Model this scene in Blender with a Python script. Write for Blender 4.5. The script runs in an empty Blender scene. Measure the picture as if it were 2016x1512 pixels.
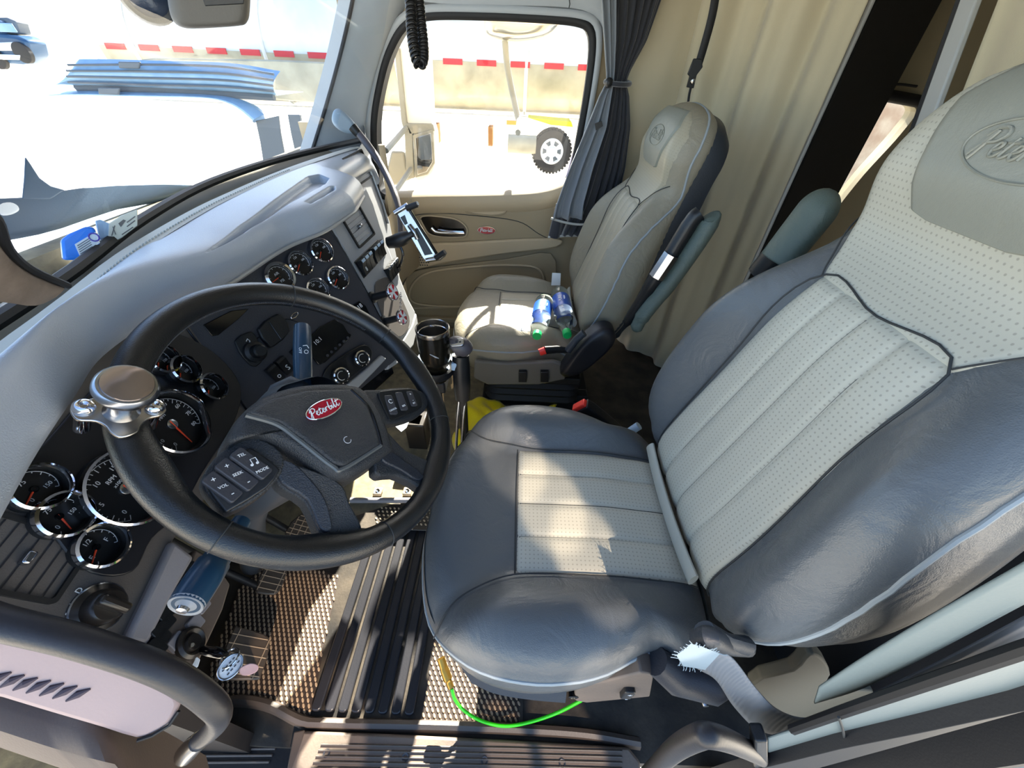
import bpy, bmesh, math, random
import numpy as np
from mathutils import Vector, Matrix
SC = bpy.context.scene
COL = SC.collection
R_ = math.radians
random.seed(7)

# ------------------------------------------------------------------ camera
CAM = np.array([0.0, 0.0, 1.17])
_th, _ro, FPX = R_(40.0), R_(2.6), 757.0
_f = np.array([math.cos(_th), 0, -math.sin(_th)])
_r = np.array([0, -1.0, 0])
_u = np.array([math.sin(_th), 0, math.cos(_th)])
CR = math.cos(_ro) * _r + math.sin(_ro) * _u
CU = -math.sin(_ro) * _r + math.cos(_ro) * _u
cam_d = bpy.data.cameras.new('camera')
cam = bpy.data.objects.new('camera', cam_d)
COL.objects.link(cam)
cam_d.sensor_width = 36.0
cam_d.lens = 36.0 * FPX / 2016.0
cam_d.clip_start = 0.02
cam_d.clip_end = 400
M = Matrix(((CR[0], CU[0], -_f[0], CAM[0]), (CR[1], CU[1], -_f[1], CAM[1]), (CR[2], CU[2], -_f[2], CAM[2]), (0, 0, 0, 1)))
cam.matrix_world = M
SC.camera = cam

# ------------------------------------------------------------------ world, sun, exposure
SUN_DIR = np.array([1.5, -0.12, 1.0])          # towards the sun
SUN_DIR = SUN_DIR / np.linalg.norm(SUN_DIR)
W = bpy.data.worlds.new('World'); SC.world = W; W.use_nodes = True
nt = W.node_tree; nt.nodes.clear()
wo = nt.nodes.new('ShaderNodeOutputWorld'); bg = nt.nodes.new('ShaderNodeBackground')
sky = nt.nodes.new('ShaderNodeTexSky'); sky.sky_type = 'NISHITA'
sky.sun_disc = False; sky.sun_elevation = math.asin(SUN_DIR[2]); sky.sun_rotation = math.atan2(SUN_DIR[0], SUN_DIR[1])  # azimuth from +Y
sky.air_density = 1.0; sky.dust_density = 1.5; sky.ozone_density = 1.2
nt.links.new(sky.outputs[0], bg.inputs[0]); nt.links.new(bg.outputs[0], wo.inputs[0])
bg.inputs[1].default_value = 0.22
sd = bpy.data.lights.new('sun', 'SUN'); sd.energy = 15.0; sd.angle = R_(0.6); sd.color = (1.0, 0.93, 0.82)
so = bpy.data.objects.new('sun', sd); COL.objects.link(so)
so.rotation_euler = Vector(SUN_DIR).to_track_quat('Z', 'Y').to_euler(); so.location = (3, 3, 6)
def glint_spot(loc, aim, half_deg, energy, blend=.12, col=(1.0, .80, .60)):
    """added spot lamp standing in for sunlight thrown back into the open door"""
    l = bpy.data.lights.new('glint_spot', 'SPOT'); l.energy = energy; l.spot_size = R_(2 * half_deg); l.spot_blend = blend; l.color = col; l.shadow_soft_size = .01
    o = bpy.data.objects.new('glint_spot', l); COL.objects.link(o); o.location = loc; o.rotation_euler = (Vector(loc) - Vector(aim)).to_track_quat('Z', 'Y').to_euler()
for _aim, _hd, _e in (((.60, .06, .55), .80, 520), ((.49, -.02, .55), .80, 520), ((.39, -.09, .55), .80, 520), ((.30, -.15, .55), .75, 520), ((.20, -.13, .46), .6, 420), ((.19, .05, .47), .35, 420)):  # added row of small spots shaping the warm patches on the seat
    glint_spot((-3.4, -1.15, 3.5), _aim, _hd, _e, .35)
for _aim, _hd, _e in (((.15, -.16, .02), .75, 620), ((.14, -.02, .02), .3, 620), ((.15, .38, .02), .9, 620), ((.30, .50, .02), 1.3, 420)):  # added spots for the warm patches on sill and mat
    glint_spot((-3.4, -1.95, 3.6), _aim, _hd, _e, .25)
SC.view_settings.view_transform = 'Standard'
SC.view_settings.look = 'None'
SC.view_settings.gamma = 1.0
SC.view_settings.use_curve_mapping = False
SC.view_settings.exposure = 1.65

# ------------------------------------------------------------------ maths helpers
def V(*a): return np.array(a, float)
def nrm(a): a = np.asarray(a, float); return a / np.linalg.norm(a)
def ray(px, py): return _f + CR * (px - 1008) / FPX - CU * (py - 756) / FPX
def P(px, py, x=None, y=None, z=None, d=None):
    """point of the place seen at a pixel of the photograph, on the plane x, y or z = const or at depth d"""
    v = ray(px, py)
    t = d if d is not None else ((x - CAM[0]) / v[0] if x is not None else (y - CAM[1]) / v[1] if y is not None else (z - CAM[2]) / v[2])
    return CAM + t * v
class Plane:
    def __init__(s, p, n, xdir=None):
        s.p = np.asarray(p, float); s.n = nrm(n)
        x = np.asarray(xdir if xdir is not None else (1.0, 0, 0), float)
        s.x = nrm(x - s.n * (x @ s.n)); s.y = np.cross(s.n, s.x)
    def at(s, px, py, off=0.0):
        v = ray(px, py); p = s.p + s.n * off
        return CAM + v * (((p - CAM) @ s.n) / (v @ s.n))
    def w(s, a, b, c=0.0): return s.p + s.x * a + s.y * b + s.n * c
    def loc(s, q): q = np.asarray(q) - s.p; return q @ s.x, q @ s.y, q @ s.n
    def moved(s, off): return Plane(s.p + s.n * off, s.n, s.x)
def cr(pts, n=8, closed=False):
    """Catmull-Rom through points"""
    pts = [np.asarray(p, float) for p in pts]; m = len(pts); out = []
    for i in range(m if closed else m - 1):
        if closed: a, b, c, d = pts[i - 1], pts[i], pts[(i + 1) % m], pts[(i + 2) % m]
        else:
            b, c = pts[i], pts[i + 1]; a = pts[i - 1] if i > 0 else 2 * b - c; d = pts[i + 2] if i + 2 < m else 2 * c - b
        for k in range(n):
            t = k / n
            out.append(0.5 * ((2 * b) + (-a + c) * t + (2 * a - 5 * b + 4 * c - d) * t * t + (-a + 3 * b - 3 * c + d) * t ** 3))
    if not closed: out.append(pts[-1])
    return out
def resample(pts, n):
    pts = np.array(pts); s = np.r_[0, np.cumsum(np.linalg.norm(np.diff(pts, axis=0), axis=1))]
    t = np.linspace(0, s[-1], n)
    return [np.array([np.interp(q, s, pts[:, k]) for k in range(pts.shape[1])]) for q in t]
def sstep(a, b, x):
    t = max(0.0, min(1.0, (x - a) / (b - a))) if a != b else float(x > a)
    return t * t * (3 - 2 * t)

# ------------------------------------------------------------------ materials
def lin(h):
    h = h.lstrip('#'); c = [int(h[i:i + 2], 16) / 255 for i in (0, 2, 4)]
    return tuple((v / 12.92 if v <= 0.04045 else ((v + 0.055) / 1.055) ** 2.4) for v in c) + (1,)
MATS = {}
def mat(name, col, rough=0.5, metal=0.0, bump=None, coat=0.0, spec=0.5, var=None, trans=0.0, ior=1.45, emit=None, sheen=0.0, dots=None):
    """bump=(kind, scale, strength); var=(scale, other colour, amount); dots=(pitch, darkness) small round perforations"""
    m = bpy.data.materials.new(name); m.use_nodes = True; n = m.node_tree.nodes; l = m.node_tree.links
    b = n['Principled BSDF']
    c = lin(col)
    b.inputs['Base Color'].default_value = c; b.inputs['Roughness'].default_value = rough
    b.inputs['Metallic'].default_value = metal; b.inputs['Specular IOR Level'].default_value = spec
    b.inputs['Coat Weight'].default_value = coat; b.inputs['Coat Roughness'].default_value = 0.12
    b.inputs['Transmission Weight'].default_value = trans; b.inputs['IOR'].default_value = ior
    b.inputs['Sheen Weight'].default_value = sheen
    if emit: b.inputs['Emission Color'].default_value = lin(emit[0]); b.inputs['Emission Strength'].default_value = emit[1]
    tc = n.new('ShaderNodeTexCoord'); src = tc.outputs['Object']
    csock = None
    if var:
        ns = n.new('ShaderNodeTexNoise'); ns.inputs['Scale'].default_value = var[0]; ns.inputs['Detail'].default_value = 6
        l.new(src, ns.inputs['Vector'])
        rp = n.new('ShaderNodeValToRGB'); rp.color_ramp.elements[0].position = 0.35; rp.color_ramp.elements[1].position = 0.7
        rp.color_ramp.elements[0].color = c
        o = lin(var[1]); k = var[2]
        rp.color_ramp.elements[1].color = tuple(c[i] * (1 - k) + o[i] * k for i in range(3)) + (1,)
        l.new(ns.outputs['Fac'], rp.inputs['Fac']); csock = rp.outputs['Color']
    if dots:
        vo = n.new('ShaderNodeTexVoronoi'); vo.inputs['Randomness'].default_value = 0.0; vo.inputs['Scale'].default_value = 1.0 / dots[0]
        uv = n.new('ShaderNodeUVMap'); vo.voronoi_dimensions = '2D'
        l.new(uv.outputs[0], vo.inputs['Vector'])
        r2 = n.new('ShaderNodeMapRange'); r2.inputs['From Min'].default_value = 0.12; r2.inputs['From Max'].default_value = 0.22
        r2.inputs['To Min'].default_value = dots[1]; r2.inputs['To Max'].default_value = 1.0
        l.new(vo.outputs['Distance'], r2.inputs['Value'])
        mx = n.new('ShaderNodeMix'); mx.data_type = 'RGBA'; mx.blend_type = 'MULTIPLY'; mx.inputs['Factor'].default_value = 1.0
        if csock: l.new(csock, mx.inputs['A'])
        else: mx.inputs['A'].default_value = c
        l.new(r2.outputs['Result'], mx.inputs['B']); csock = mx.outputs['Result']
    if csock: l.new(csock, b.inputs['Base Color'])
    if bump:
        kind, sc_, st = bump
        bp = n.new('ShaderNodeBump'); bp.inputs['Strength'].default_value = st; bp.inputs['Distance'].default_value = 0.002
        if kind == 'leather':
            vo2 = n.new('ShaderNodeTexVoronoi'); vo2.feature = 'DISTANCE_TO_EDGE'; vo2.inputs['Scale'].default_value = sc_
            nz = n.new('ShaderNodeTexNoise'); nz.inputs['Scale'].default_value = 13; nz.inputs['Detail'].default_value = 5; nz.inputs['Distortion'].default_value = 2.2
            l.new(src, vo2.inputs['Vector']); l.new(src, nz.inputs['Vector'])
            ad = n.new('ShaderNodeMath'); ad.operation = 'MULTIPLY_ADD'; ad.inputs[1].default_value = 9.0
            l.new(nz.outputs['Fac'], ad.inputs[0]); l.new(vo2.outputs['Distance'], ad.inputs[2]); h = ad.outputs[0]
        elif kind == 'noise':
            nz = n.new('ShaderNodeTexNoise'); nz.inputs['Scale'].default_value = sc_; nz.inputs['Detail'].default_value = 3
            l.new(src, nz.inputs['Vector']); h = nz.outputs['Fac']
        elif kind == 'weave':
            w1 = n.new('ShaderNodeTexWave'); w1.inputs['Scale'].default_value = sc_
            l.new(src, w1.inputs['Vector']); h = w1.outputs['Fac']
        l.new(h, bp.inputs['Height']); l.new(bp.outputs['Normal'], b.inputs['Normal'])
    MATS[name] = m
    return m
def glassy(name, tint, gloss=0.06, dirt=0.0, tint_dirt='#ffffff'):
    """thin window glass: lets light straight through, reflects a little, carries dust"""
    m = bpy.data.materials.new(name); m.use_nodes = True; n = m.node_tree.nodes; l = m.node_tree.links; n.clear()
    o = n.new('ShaderNodeOutputMaterial'); t = n.new('ShaderNodeBsdfTransparent'); g = n.new('ShaderNodeBsdfGlossy'); g.inputs['Roughness'].default_value = 0.02
    t.inputs[0].default_value = lin(tint); mx = n.new('ShaderNodeMixShader')
    lw = n.new('ShaderNodeLayerWeight'); lw.inputs['Blend'].default_value = 0.5
    pw = n.new('ShaderNodeMath'); pw.operation = 'POWER'; pw.inputs[1].default_value = 5.0
    ml = n.new('ShaderNodeMath'); ml.operation = 'MULTIPLY_ADD'; ml.inputs[1].default_value = 0.8; ml.inputs[2].default_value = 0.04
    l.new(lw.outputs['Facing'], pw.inputs[0]); l.new(pw.outputs[0], ml.inputs[0])
    l.new(ml.outputs[0], mx.inputs[0]); l.new(t.outputs[0], mx.inputs[1]); l.new(g.outputs[0], mx.inputs[2])
    last = mx.outputs[0]
    if dirt:
        d = n.new('ShaderNodeBsdfDiffuse'); d.inputs[0].default_value = lin(tint_dirt)
        nz = n.new('ShaderNodeTexNoise'); nz.inputs['Scale'].default_value = 5; nz.inputs['Detail'].default_value = 8
        tc = n.new('ShaderNodeTexCoord'); l.new(tc.outputs['Object'], nz.inputs['Vector'])
        r = n.new('ShaderNodeMapRange'); r.inputs['From Min'].default_value = 0.45; r.inputs['From Max'].default_value = 0.8; r.inputs['To Max'].default_value = dirt
        l.new(nz.outputs['Fac'], r.inputs['Value'])
        m2 = n.new('ShaderNodeMixShader'); l.new(r.outputs[0], m2.inputs[0]); l.new(last, m2.inputs[1]); l.new(d.outputs[0], m2.inputs[2]); last = m2.outputs[0]
    l.new(last, o.inputs['Surface']); MATS[name] = m; return m

mat('leather_dark', '#53575a', 0.34, bump=('leather', 420, 0.2), spec=0.5)
mat('leather_mid', '#62645f', 0.42, bump=('leather', 420, 0.2))
mat('leather_perf', '#a8a79b', 0.5, bump=('noise', 60, 0.12), dots=(0.0072, 0.68))
mat('leather_light', '#b0b7b2', 0.5, bump=('noise', 60, 0.12))
mat('leather_plain_mid', '#857f6f', 0.45, bump=('leather', 420, 0.25))
mat('piping', '#8a9296', 0.5)
mat('thread', '#8d9696', 0.6)
mat('seam_dark', '#2a2d2f', 0.7)
mat('black_plastic', '#15171a', 0.38, bump=('noise', 500, 0.15))
mat('black_gloss', '#0a0b0e', 0.15)
mat('dark_fabric', '#15161a', 0.9)
mat('seat_back_shell', '#2d3238', 0.5, bump=('noise', 300, 0.2))
mat('charcoal', '#33343a', 0.45, bump=('noise', 600, 0.2))
mat('charcoal_lit', '#4e4a48', 0.5, bump=('noise', 600, 0.2))  # lighter copy of charcoal, light on the cluster panel put into the colour
mat('wheel_leather', '#141619', 0.3, bump=('noise', 700, 0.25), spec=0.6)
mat('hub_plastic', '#25282c', 0.42, bump=('noise', 600, 0.8))
mat('grey_plastic', '#8f9194', 0.45, bump=('noise', 500, 0.15))
mat('dash_top', '#99a2ae', 0.32, bump=('noise', 700, 0.25), spec=0.55)
mat('dash_silver', '#a2a3a4', 0.35, metal=0.3)
mat('chrome', '#d8d8dc', 0.08, metal=1.0)
mat('brushed', '#b9b4ad', 0.25, metal=1.0)
mat('chrome_satin', '#9da0a6', 0.25, metal=1.0)
mat('dial_black', '#0c0d10', 0.35)
mat('dial_mark', '#b8bcc4', 0.5)
mat('needle_red', '#d3411f', 0.5)
mat('badge_red', '#a3142a', 0.2, coat=0.6)
mat('white_mark', '#d9dde0', 0.5)
mat('tan_panel', '#97876b', 0.55, bump=('noise', 400, 0.15))
mat('tan_panel_light', '#b3a184', 0.55, bump=('noise', 400, 0.15))
mat('pillar', '#a1a6aa', 0.6, bump=('noise', 300, 0.1))
mat('worn_trim', '#6a5f56', 0.8, var=(20, '#8b8078', 0.8), bump=('noise', 60, 0.6))
mat('alu_strip', '#9a9c9b', 0.45, metal=0.2)
mat('belt_dark', '#1b1c20', 0.7)
mat('shelf_olive', '#45412c', 0.8)
mat('pad_edge', '#a6a498', 0.6, bump=('noise', 300, 0.1))
mat('cluster_black', '#17181d', 0.4)
mat('knob_red', '#b5232c', 0.25, coat=0.4)
mat('brown_black', '#26211d', 0.3)
mat('mid_grey_trim', '#827f83', 0.5, bump=('noise', 500, 0.15))
mat('thread_dark', '#3b3e44', 0.7)
mat('spoke_smooth', '#23272f', 0.3, bump=('noise', 600, 0.5))
mat('hub_edge', '#4a4e50', 0.35)
mat('shroud', '#3a3f46', 0.45)
mat('stalk_sky_tint', '#203c52', 0.28)  # blue sky reflection put into the stalk colour
mat('knob_cap', '#a99c96', 0.18, metal=0.9)
mat('rubber_black', '#121316', 0.6)
mat('seal_purple', '#3c2a7a', 0.35)
mat('floor_rubber', '#23211f', 0.6, var=(14, '#4c443a', 0.8), bump=('noise', 120, 0.3))
mat('mat_rubber', '#211f1e', 0.42, var=(10, '#5d5346', 0.7), bump=('noise', 150, 0.2))
mat('mat_diamond', '#2c211b', 0.7)
mat('mat_diamond_raised', '#a38b70', 0.75)  # warm light on the mat put into this tan
mat('carpet_dirt', '#6b6250', 0.9, var=(30, '#8d8266', 0.9), bump=('noise', 80, 0.5))
mat('sill_plastic', '#5a5049', 0.55, var=(8, '#7d6d60', 0.6), bump=('noise', 200, 0.2))
mat('curtain_tan', '#b3a98f', 0.85, bump=('noise', 350, 0.15), sheen=0.3)
mat('curtain_dark', '#22242b', 0.85, sheen=0.4)
mat('curtain_grey', '#6f757c', 0.8, sheen=0.3)
mat('curtain_trim', '#a9aaa6', 0.7)
mat('vinyl_tan', '#a0957a', 0.5, bump=('noise', 200, 0.1))
mat('black_panel', '#15130f', 0.8)
mat('mirror_face', '#d8d8dc', 0.02, metal=1.0)
mat('green_hose', '#35d51a', 0.3)
mat('brass', '#a5803a', 0.3, metal=0.9)
mat('towel', '#ffe600', 0.95, bump=('noise', 250, 0.8), sheen=0.4)
mat('red_button', '#e83a30', 0.35)
mat('belt_grey', '#6d737b', 0.6, bump=('weave', 300, 0.3))
mat('label_white', '#cdd4da', 0.8, bump=('noise', 200, 0.5))
mat('box_blue', '#0a6fd6', 0.35)
mat('paper', '#cfd3ca', 0.6)
mat('sky_plastic', '#9fb6cc', 0.4)
mat('bottle_clear', '#dff0fa', 0.03, trans=1.0, ior=1.2)
mat('bottle_label', '#1c4ea8', 0.35)
mat('bottle_cap', '#0fae57', 0.35)
mat('orange_lamp', '#f08a10', 0.3)
mat('clear_plastic', '#8f8a7c', 0.2, trans=0.6)
mat('outside_ground', '#c8c2b6', 0.95, var=(1.5, '#a89f8c', 0.6))
mat('outside_white', '#e8e8e6', 0.5)
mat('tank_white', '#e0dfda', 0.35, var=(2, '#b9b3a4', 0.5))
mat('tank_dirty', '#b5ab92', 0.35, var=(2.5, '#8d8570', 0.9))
mat('stripe_red', '#cc1425', 0.4)
mat('truck_blue', '#6f8fac', 0.3, var=(4, '#8fabc4', 0.7))
mat('truck_dark', '#565c62', 0.5)  # lightened to put haze into the dark exterior colour
mat('tire', '#2f2c2a', 0.8)
mat('yellow_paint', '#e2d81e', 0.4)
mat('rust', '#9a6a3a', 0.8)
mat('roof_liner', '#9c9688', 0.8)
mat('brick_far', '#b0937c', 0.9, var=(5, '#d0bda6', 0.9))
mat('pickup_blue', '#2c4a68', 0.3)
mat('vent_slat', '#222226', 0.3)
mat('vent_black', '#08080a', 0.7)
mat('kick_brown', '#241d1a', 0.7)
mat('rib_rubber', '#26262a', 0.32, bump=('noise', 300, 0.12))
mat('rib_brown', '#4a413b', 0.5, bump=('noise', 300, 0.12))
mat('step_dark', '#1b1a1c', 0.5, bump=('noise', 300, 0.12))
mat('pedal_rubber', '#453a30', 0.5, bump=('noise', 300, 0.12))
mat('pink_plastic', '#b58a86', 0.3, bump=('noise', 300, 0.12))
mat('rubber_grip', '#2a2729', 0.42, bump=('noise', 300, 0.12))
mat('end_panel', '#a8918c', 0.6, bump=('noise', 300, 0.12))  # pink bounced light put into the grey panel's colour
mat('slot_dark', '#4b4048', 0.8, bump=('noise', 300, 0.12))
mat('jamb_brown', '#5a4b42', 0.6, bump=('noise', 300, 0.12))
mat('pillar_teal', '#6d7878', 0.55, bump=('noise', 300, 0.12))
mat('jamb_dark', '#191b20', 0.6, bump=('noise', 300, 0.12))
mat('tan_dark', '#5e5a4e', 0.7, bump=('noise', 300, 0.12))
mat('label_cloth', '#81919c', 0.95, bump=('noise', 300, 0.12))
mat('belt_pale', '#6c7776', 0.6, bump=('noise', 300, 0.12))
mat('mug_black', '#16140f', 0.22, bump=('noise', 300, 0.12))
mat('stem_grey', '#4b474c', 0.4, bump=('noise', 300, 0.12))
mat('mic_grey', '#8494a2', 0.45, bump=('noise', 300, 0.12))
mat('cord_black', '#0f0f10', 0.4, bump=('noise', 300, 0.12))
mat('emblem_purple', '#4a3fa5', 0.5, bump=('noise', 300, 0.12))
mat('card_ink', '#6a6a6a', 0.8, bump=('noise', 300, 0.12))
mat('pillar_dark', '#57544f', 0.6, bump=('noise', 300, 0.12))
mat('lens_blue', '#0d2036', 0.05, bump=('noise', 300, 0.12))
mat('cover_black', '#17181d', 0.45, bump=('noise', 300, 0.12))
mat('seat_base_light', '#5c5a55', 0.5, bump=('noise', 300, 0.12))
mat('mirror_grey', '#8a8a84', 0.6, bump=('noise', 300, 0.12))
mat('hood_white', '#e9e9ea', 0.3, bump=('noise', 300, 0.12))
mat('reflected_dark', '#3f5468', 0.6, bump=('noise', 300, 0.12))
glassy('windshield_glass', '#eef7ff', dirt=0.05)
glassy('side_glass', '#f4f6f2', dirt=0.12, tint_dirt='#e8dcc0')
glassy('gauge_glass', '#e8ecf4')

# ------------------------------------------------------------------ object helpers
BASE = {}
def _link(o, parent, origin):
    COL.objects.link(o)
    if parent is not None:
        o.parent = parent; o.location = Vector(np.asarray(origin) - BASE[parent.name])
    else: o.location = Vector(origin)
    BASE[o.name] = np.asarray(origin, float)
def thing(name, label, cat, loc, group=None, kind=None):
    o = bpy.data.objects.new(name, None); o.empty_display_size = 0.05
    _link(o, None, np.asarray(loc, float))
    o['label'] = label; o['category'] = cat
    if group: o['group'] = group
    if kind: o['kind'] = kind
    return o
def tag(o, label=None, cat=None, group=None, kind=None):
    if label: o['label'] = label
    if cat: o['category'] = cat
    if group: o['group'] = group
    if kind: o['kind'] = kind
    return o
class MB:
    """collects geometry in place coordinates; build() links it as ONE mesh"""
    def __init__(s): s.v = []; s.f = []; s.m = []; s.uv = {}; s.cur = 0
    def add(s, vs, fs):
        b = len(s.v); s.v += [tuple(map(float, q)) for q in vs]
        for f in fs: s.f.append(tuple(b + i for i in f)); s.m.append(s.cur)
        return s
    def grid(s, G, cu=False, cv=False):
        nu, nv = len(G), len(G[0]); vs = [p for r in G for p in r]; fs = []
        for i in range(nu - (0 if cu else 1)):
            for j in range(nv - (0 if cv else 1)):
                a, b = i, (i + 1) % nu; c, d = j, (j + 1) % nv
                fs.append((a * nv + c, b * nv + c, b * nv + d, a * nv + d))
        return s.add(vs, fs)
    def box(s, c, d, ax=None):
        c = np.asarray(c, float); ax = ax if ax is not None else np.eye(3)
        vs = [c + ax[0] * sx * d[0] / 2 + ax[1] * sy * d[1] / 2 + ax[2] * sz * d[2] / 2 for sx in (-1, 1) for sy in (-1, 1) for sz in (-1, 1)]
        return s.add(vs, [(0, 1, 3, 2), (4, 6, 7, 5), (0, 4, 5, 1), (2, 3, 7, 6), (0, 2, 6, 4), (1, 5, 7, 3)])
    def tube(s, pts, r, n=12, cap=True, closed=False, flat=None):
        """r: number or list; flat=(direction, factor) squashes the section along a direction"""
        pts = [np.asarray(p, float) for p in pts]; m = len(pts)
        rr = r if hasattr(r, '__len__') else [r] * m
        T = []
        for i in range(m):
            a = pts[(i - 1) % m] if (closed or i > 0) else pts[0]; b = pts[(i + 1) % m] if (closed or i < m - 1) else pts[-1]
            T.append(nrm(b - a + 1e-12))
        ref = V(0, 0, 1) if abs(T[0][2]) < .9 else V(1, 0, 0)
        N = nrm(np.cross(T[0], ref)); G = []
        for i in range(m):
            N = nrm(N - T[i] * (N @ T[i])); B = np.cross(T[i], N)
            ring = []
            for k in range(n):
                a = 2 * math.pi * k / n; o = (N * math.cos(a) + B * math.sin(a)) * rr[i]
                if flat: fd = nrm(flat[0]); o = o - fd * (o @ fd) * (1 - flat[1])
                ring.append(pts[i] + o)
            G.append(ring)
        b0 = len(s.v); s.grid(G, cu=closed, cv=True)
        if cap and not closed:
            s.f.append(tuple(b0 + k for k in range(n))[::-1]); s.m.append(s.cur)
            s.f.append(tuple(b0 + (m - 1) * n + k for k in range(n))); s.m.append(s.cur)
        return s
    def lathe(s, c, axis, prof, n=32, xd=None):
        """prof: list of (radius, height along axis)"""
        c = np.asarray(c, float); a = nrm(axis); ref = xd if xd is not None else (V(0, 0, 1) if abs(a[2]) < .9 else V(1, 0, 0))
        e = nrm(np.cross(a, ref)); g = np.cross(a, e)
        G = [[c + a * h + (e * math.cos(2 * math.pi * k / n) + g * math.sin(2 * math.pi * k / n)) * r for k in range(n)] for r, h in prof]
        return s.grid(G, cv=True)
    def poly(s, pts, n, depth):
        """prism: front outline pts, pushed back by depth along -n; front ngon split from the centre"""
        pts = [np.asarray(p, float) for p in pts]; m = len(pts); bk = [p - np.asarray(n) * depth for p in pts]
        vs = pts + bk; fs = [tuple(range(m)), tuple(range(2 * m - 1, m - 1, -1))]
        for i in range(m): j = (i + 1) % m; fs.append((i, m + i, m + j, j))
        return s.add(vs, fs)
    def build(s, name, material, parent=None, smooth=True, bevel=0, origin=None, sub=0, angle=40, uvfn=None, segs=2):
        vs = np.array(s.v)
        if origin is None:
            if parent is not None: origin = BASE[parent.name]
            else: origin = V((vs[:, 0].min() + vs[:, 0].max()) / 2, (vs[:, 1].min() + vs[:, 1].max()) / 2, vs[:, 2].min())
        me = bpy.data.meshes.new(name); me.from_pydata([tuple(q) for q in (vs - origin)], [], s.f)
        ms = material if isinstance(material, (list, tuple)) else [material]
        for k in ms: me.materials.append(MATS[k] if isinstance(k, str) else k)
        me.polygons.foreach_set('material_index', s.m)
        if uvfn:
            ul = me.uv_layers.new(name='UVMap')
            li = np.zeros(len(me.loops), int); me.loops.foreach_get('vertex_index', li)
            uv = np.array([uvfn(q) for q in vs]); ul.data.foreach_set('uv', uv[li].ravel())
        bm = bmesh.new(); bm.from_mesh(me); bmesh.ops.recalc_face_normals(bm, faces=bm.faces); bm.to_mesh(me); bm.free()
        if smooth:
            me.polygons.foreach_set('use_smooth', [True] * len(me.polygons))
        o = bpy.data.objects.new(name, me); _link(o, parent, origin)
        if sub: md = o.modifiers.new('sub', 'SUBSURF'); md.levels = sub; md.render_levels = sub
        if bevel:
            md = o.modifiers.new('bev', 'BEVEL'); md.width = bevel; md.segments = segs; md.limit_method = 'ANGLE'; md.angle_limit = R_(30)
        if smooth and not sub:
            try:
                me.set_sharp_from_angle(angle=R_(angle))
            except Exception: pass
        return o
def slab(name, outline, n, depth, material, parent=None, bevel=0.0015, smooth_n=0, **k):
    """plate with the outline (place coordinates) as front face"""
    pts = cr(outline, smooth_n, True) if smooth_n else outline
    return MB().poly(pts, nrm(n), depth).build(name, material, parent, bevel=bevel, **k)
def rings(outline, n, h, depth, prof='dome', nr=10, hf=None, roll=0.25):
    """pillowed plate: concentric rings from outline to centre; height h*(roll-off) + hf"""
    o = [np.asarray(p, float) for p in outline]; c = sum(o) / len(o); n = nrm(n); G = []
    G.append([p - n * depth for p in o])
    for i in range(nr + 1):
        r = 1 - i / nr
        r = max(r, 0.001)
        if i <= nr // 2: r = 1 - (1 - math.cos(i / (nr // 2) * math.pi / 2)) * roll if i < nr // 2 else 1 - roll
        else: r = (1 - roll) * (1 - (i - nr // 2) / (nr - nr // 2)); r = max(r, .002)
        e = max(0, (r - (1 - roll)) / roll)
        hh = h * math.sqrt(max(0, 1 - e * e)) if prof == 'dome' else h * (1 - r * r)
        row = []
        for p in o:
            q = c + (p - c) * r + n * (hh - (h if False else 0))
            if hf: q = q + n * hf(q) * (1 - e)
            row.append(q)
        G.append(row)
    return MB().grid(G, cv=True)
def text(name, s, pl, px, py, size, material, parent, rot=0.0, off=0.0012, depth=0.0003, at=None, ext=0.0, align='CENTER'):
    """flat lettering lying on a plane"""
    cu = bpy.data.curves.new(name, 'FONT'); cu.body = s; cu.size = size; cu.align_x = align; cu.align_y = 'CENTER'; cu.extrude = depth; cu.resolution_u = 2
    t = bpy.data.objects.new('tmp', cu); COL.objects.link(t)
    dg = bpy.context.evaluated_depsgraph_get(); me = bpy.data.meshes.new_from_object(t.evaluated_get(dg))
    bpy.data.objects.remove(t, do_unlink=True); bpy.data.curves.remove(cu)
    c = np.asarray(at) if at is not None else pl.at(px, py)
    c = c + pl.n * off
    x = pl.x * math.cos(rot) + pl.y * math.sin(rot); y = np.cross(pl.n, x)
    org = BASE[parent.name] if parent else c
    for v in me.vertices:
        q = c + x * v.co.x + y * v.co.y + pl.n * v.co.z - org; v.co = Vector(q)
    me.materials.append(MATS[material]); me.name = name
    o = bpy.data.objects.new(name, me); _link(o, parent, org)
    return o
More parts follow.
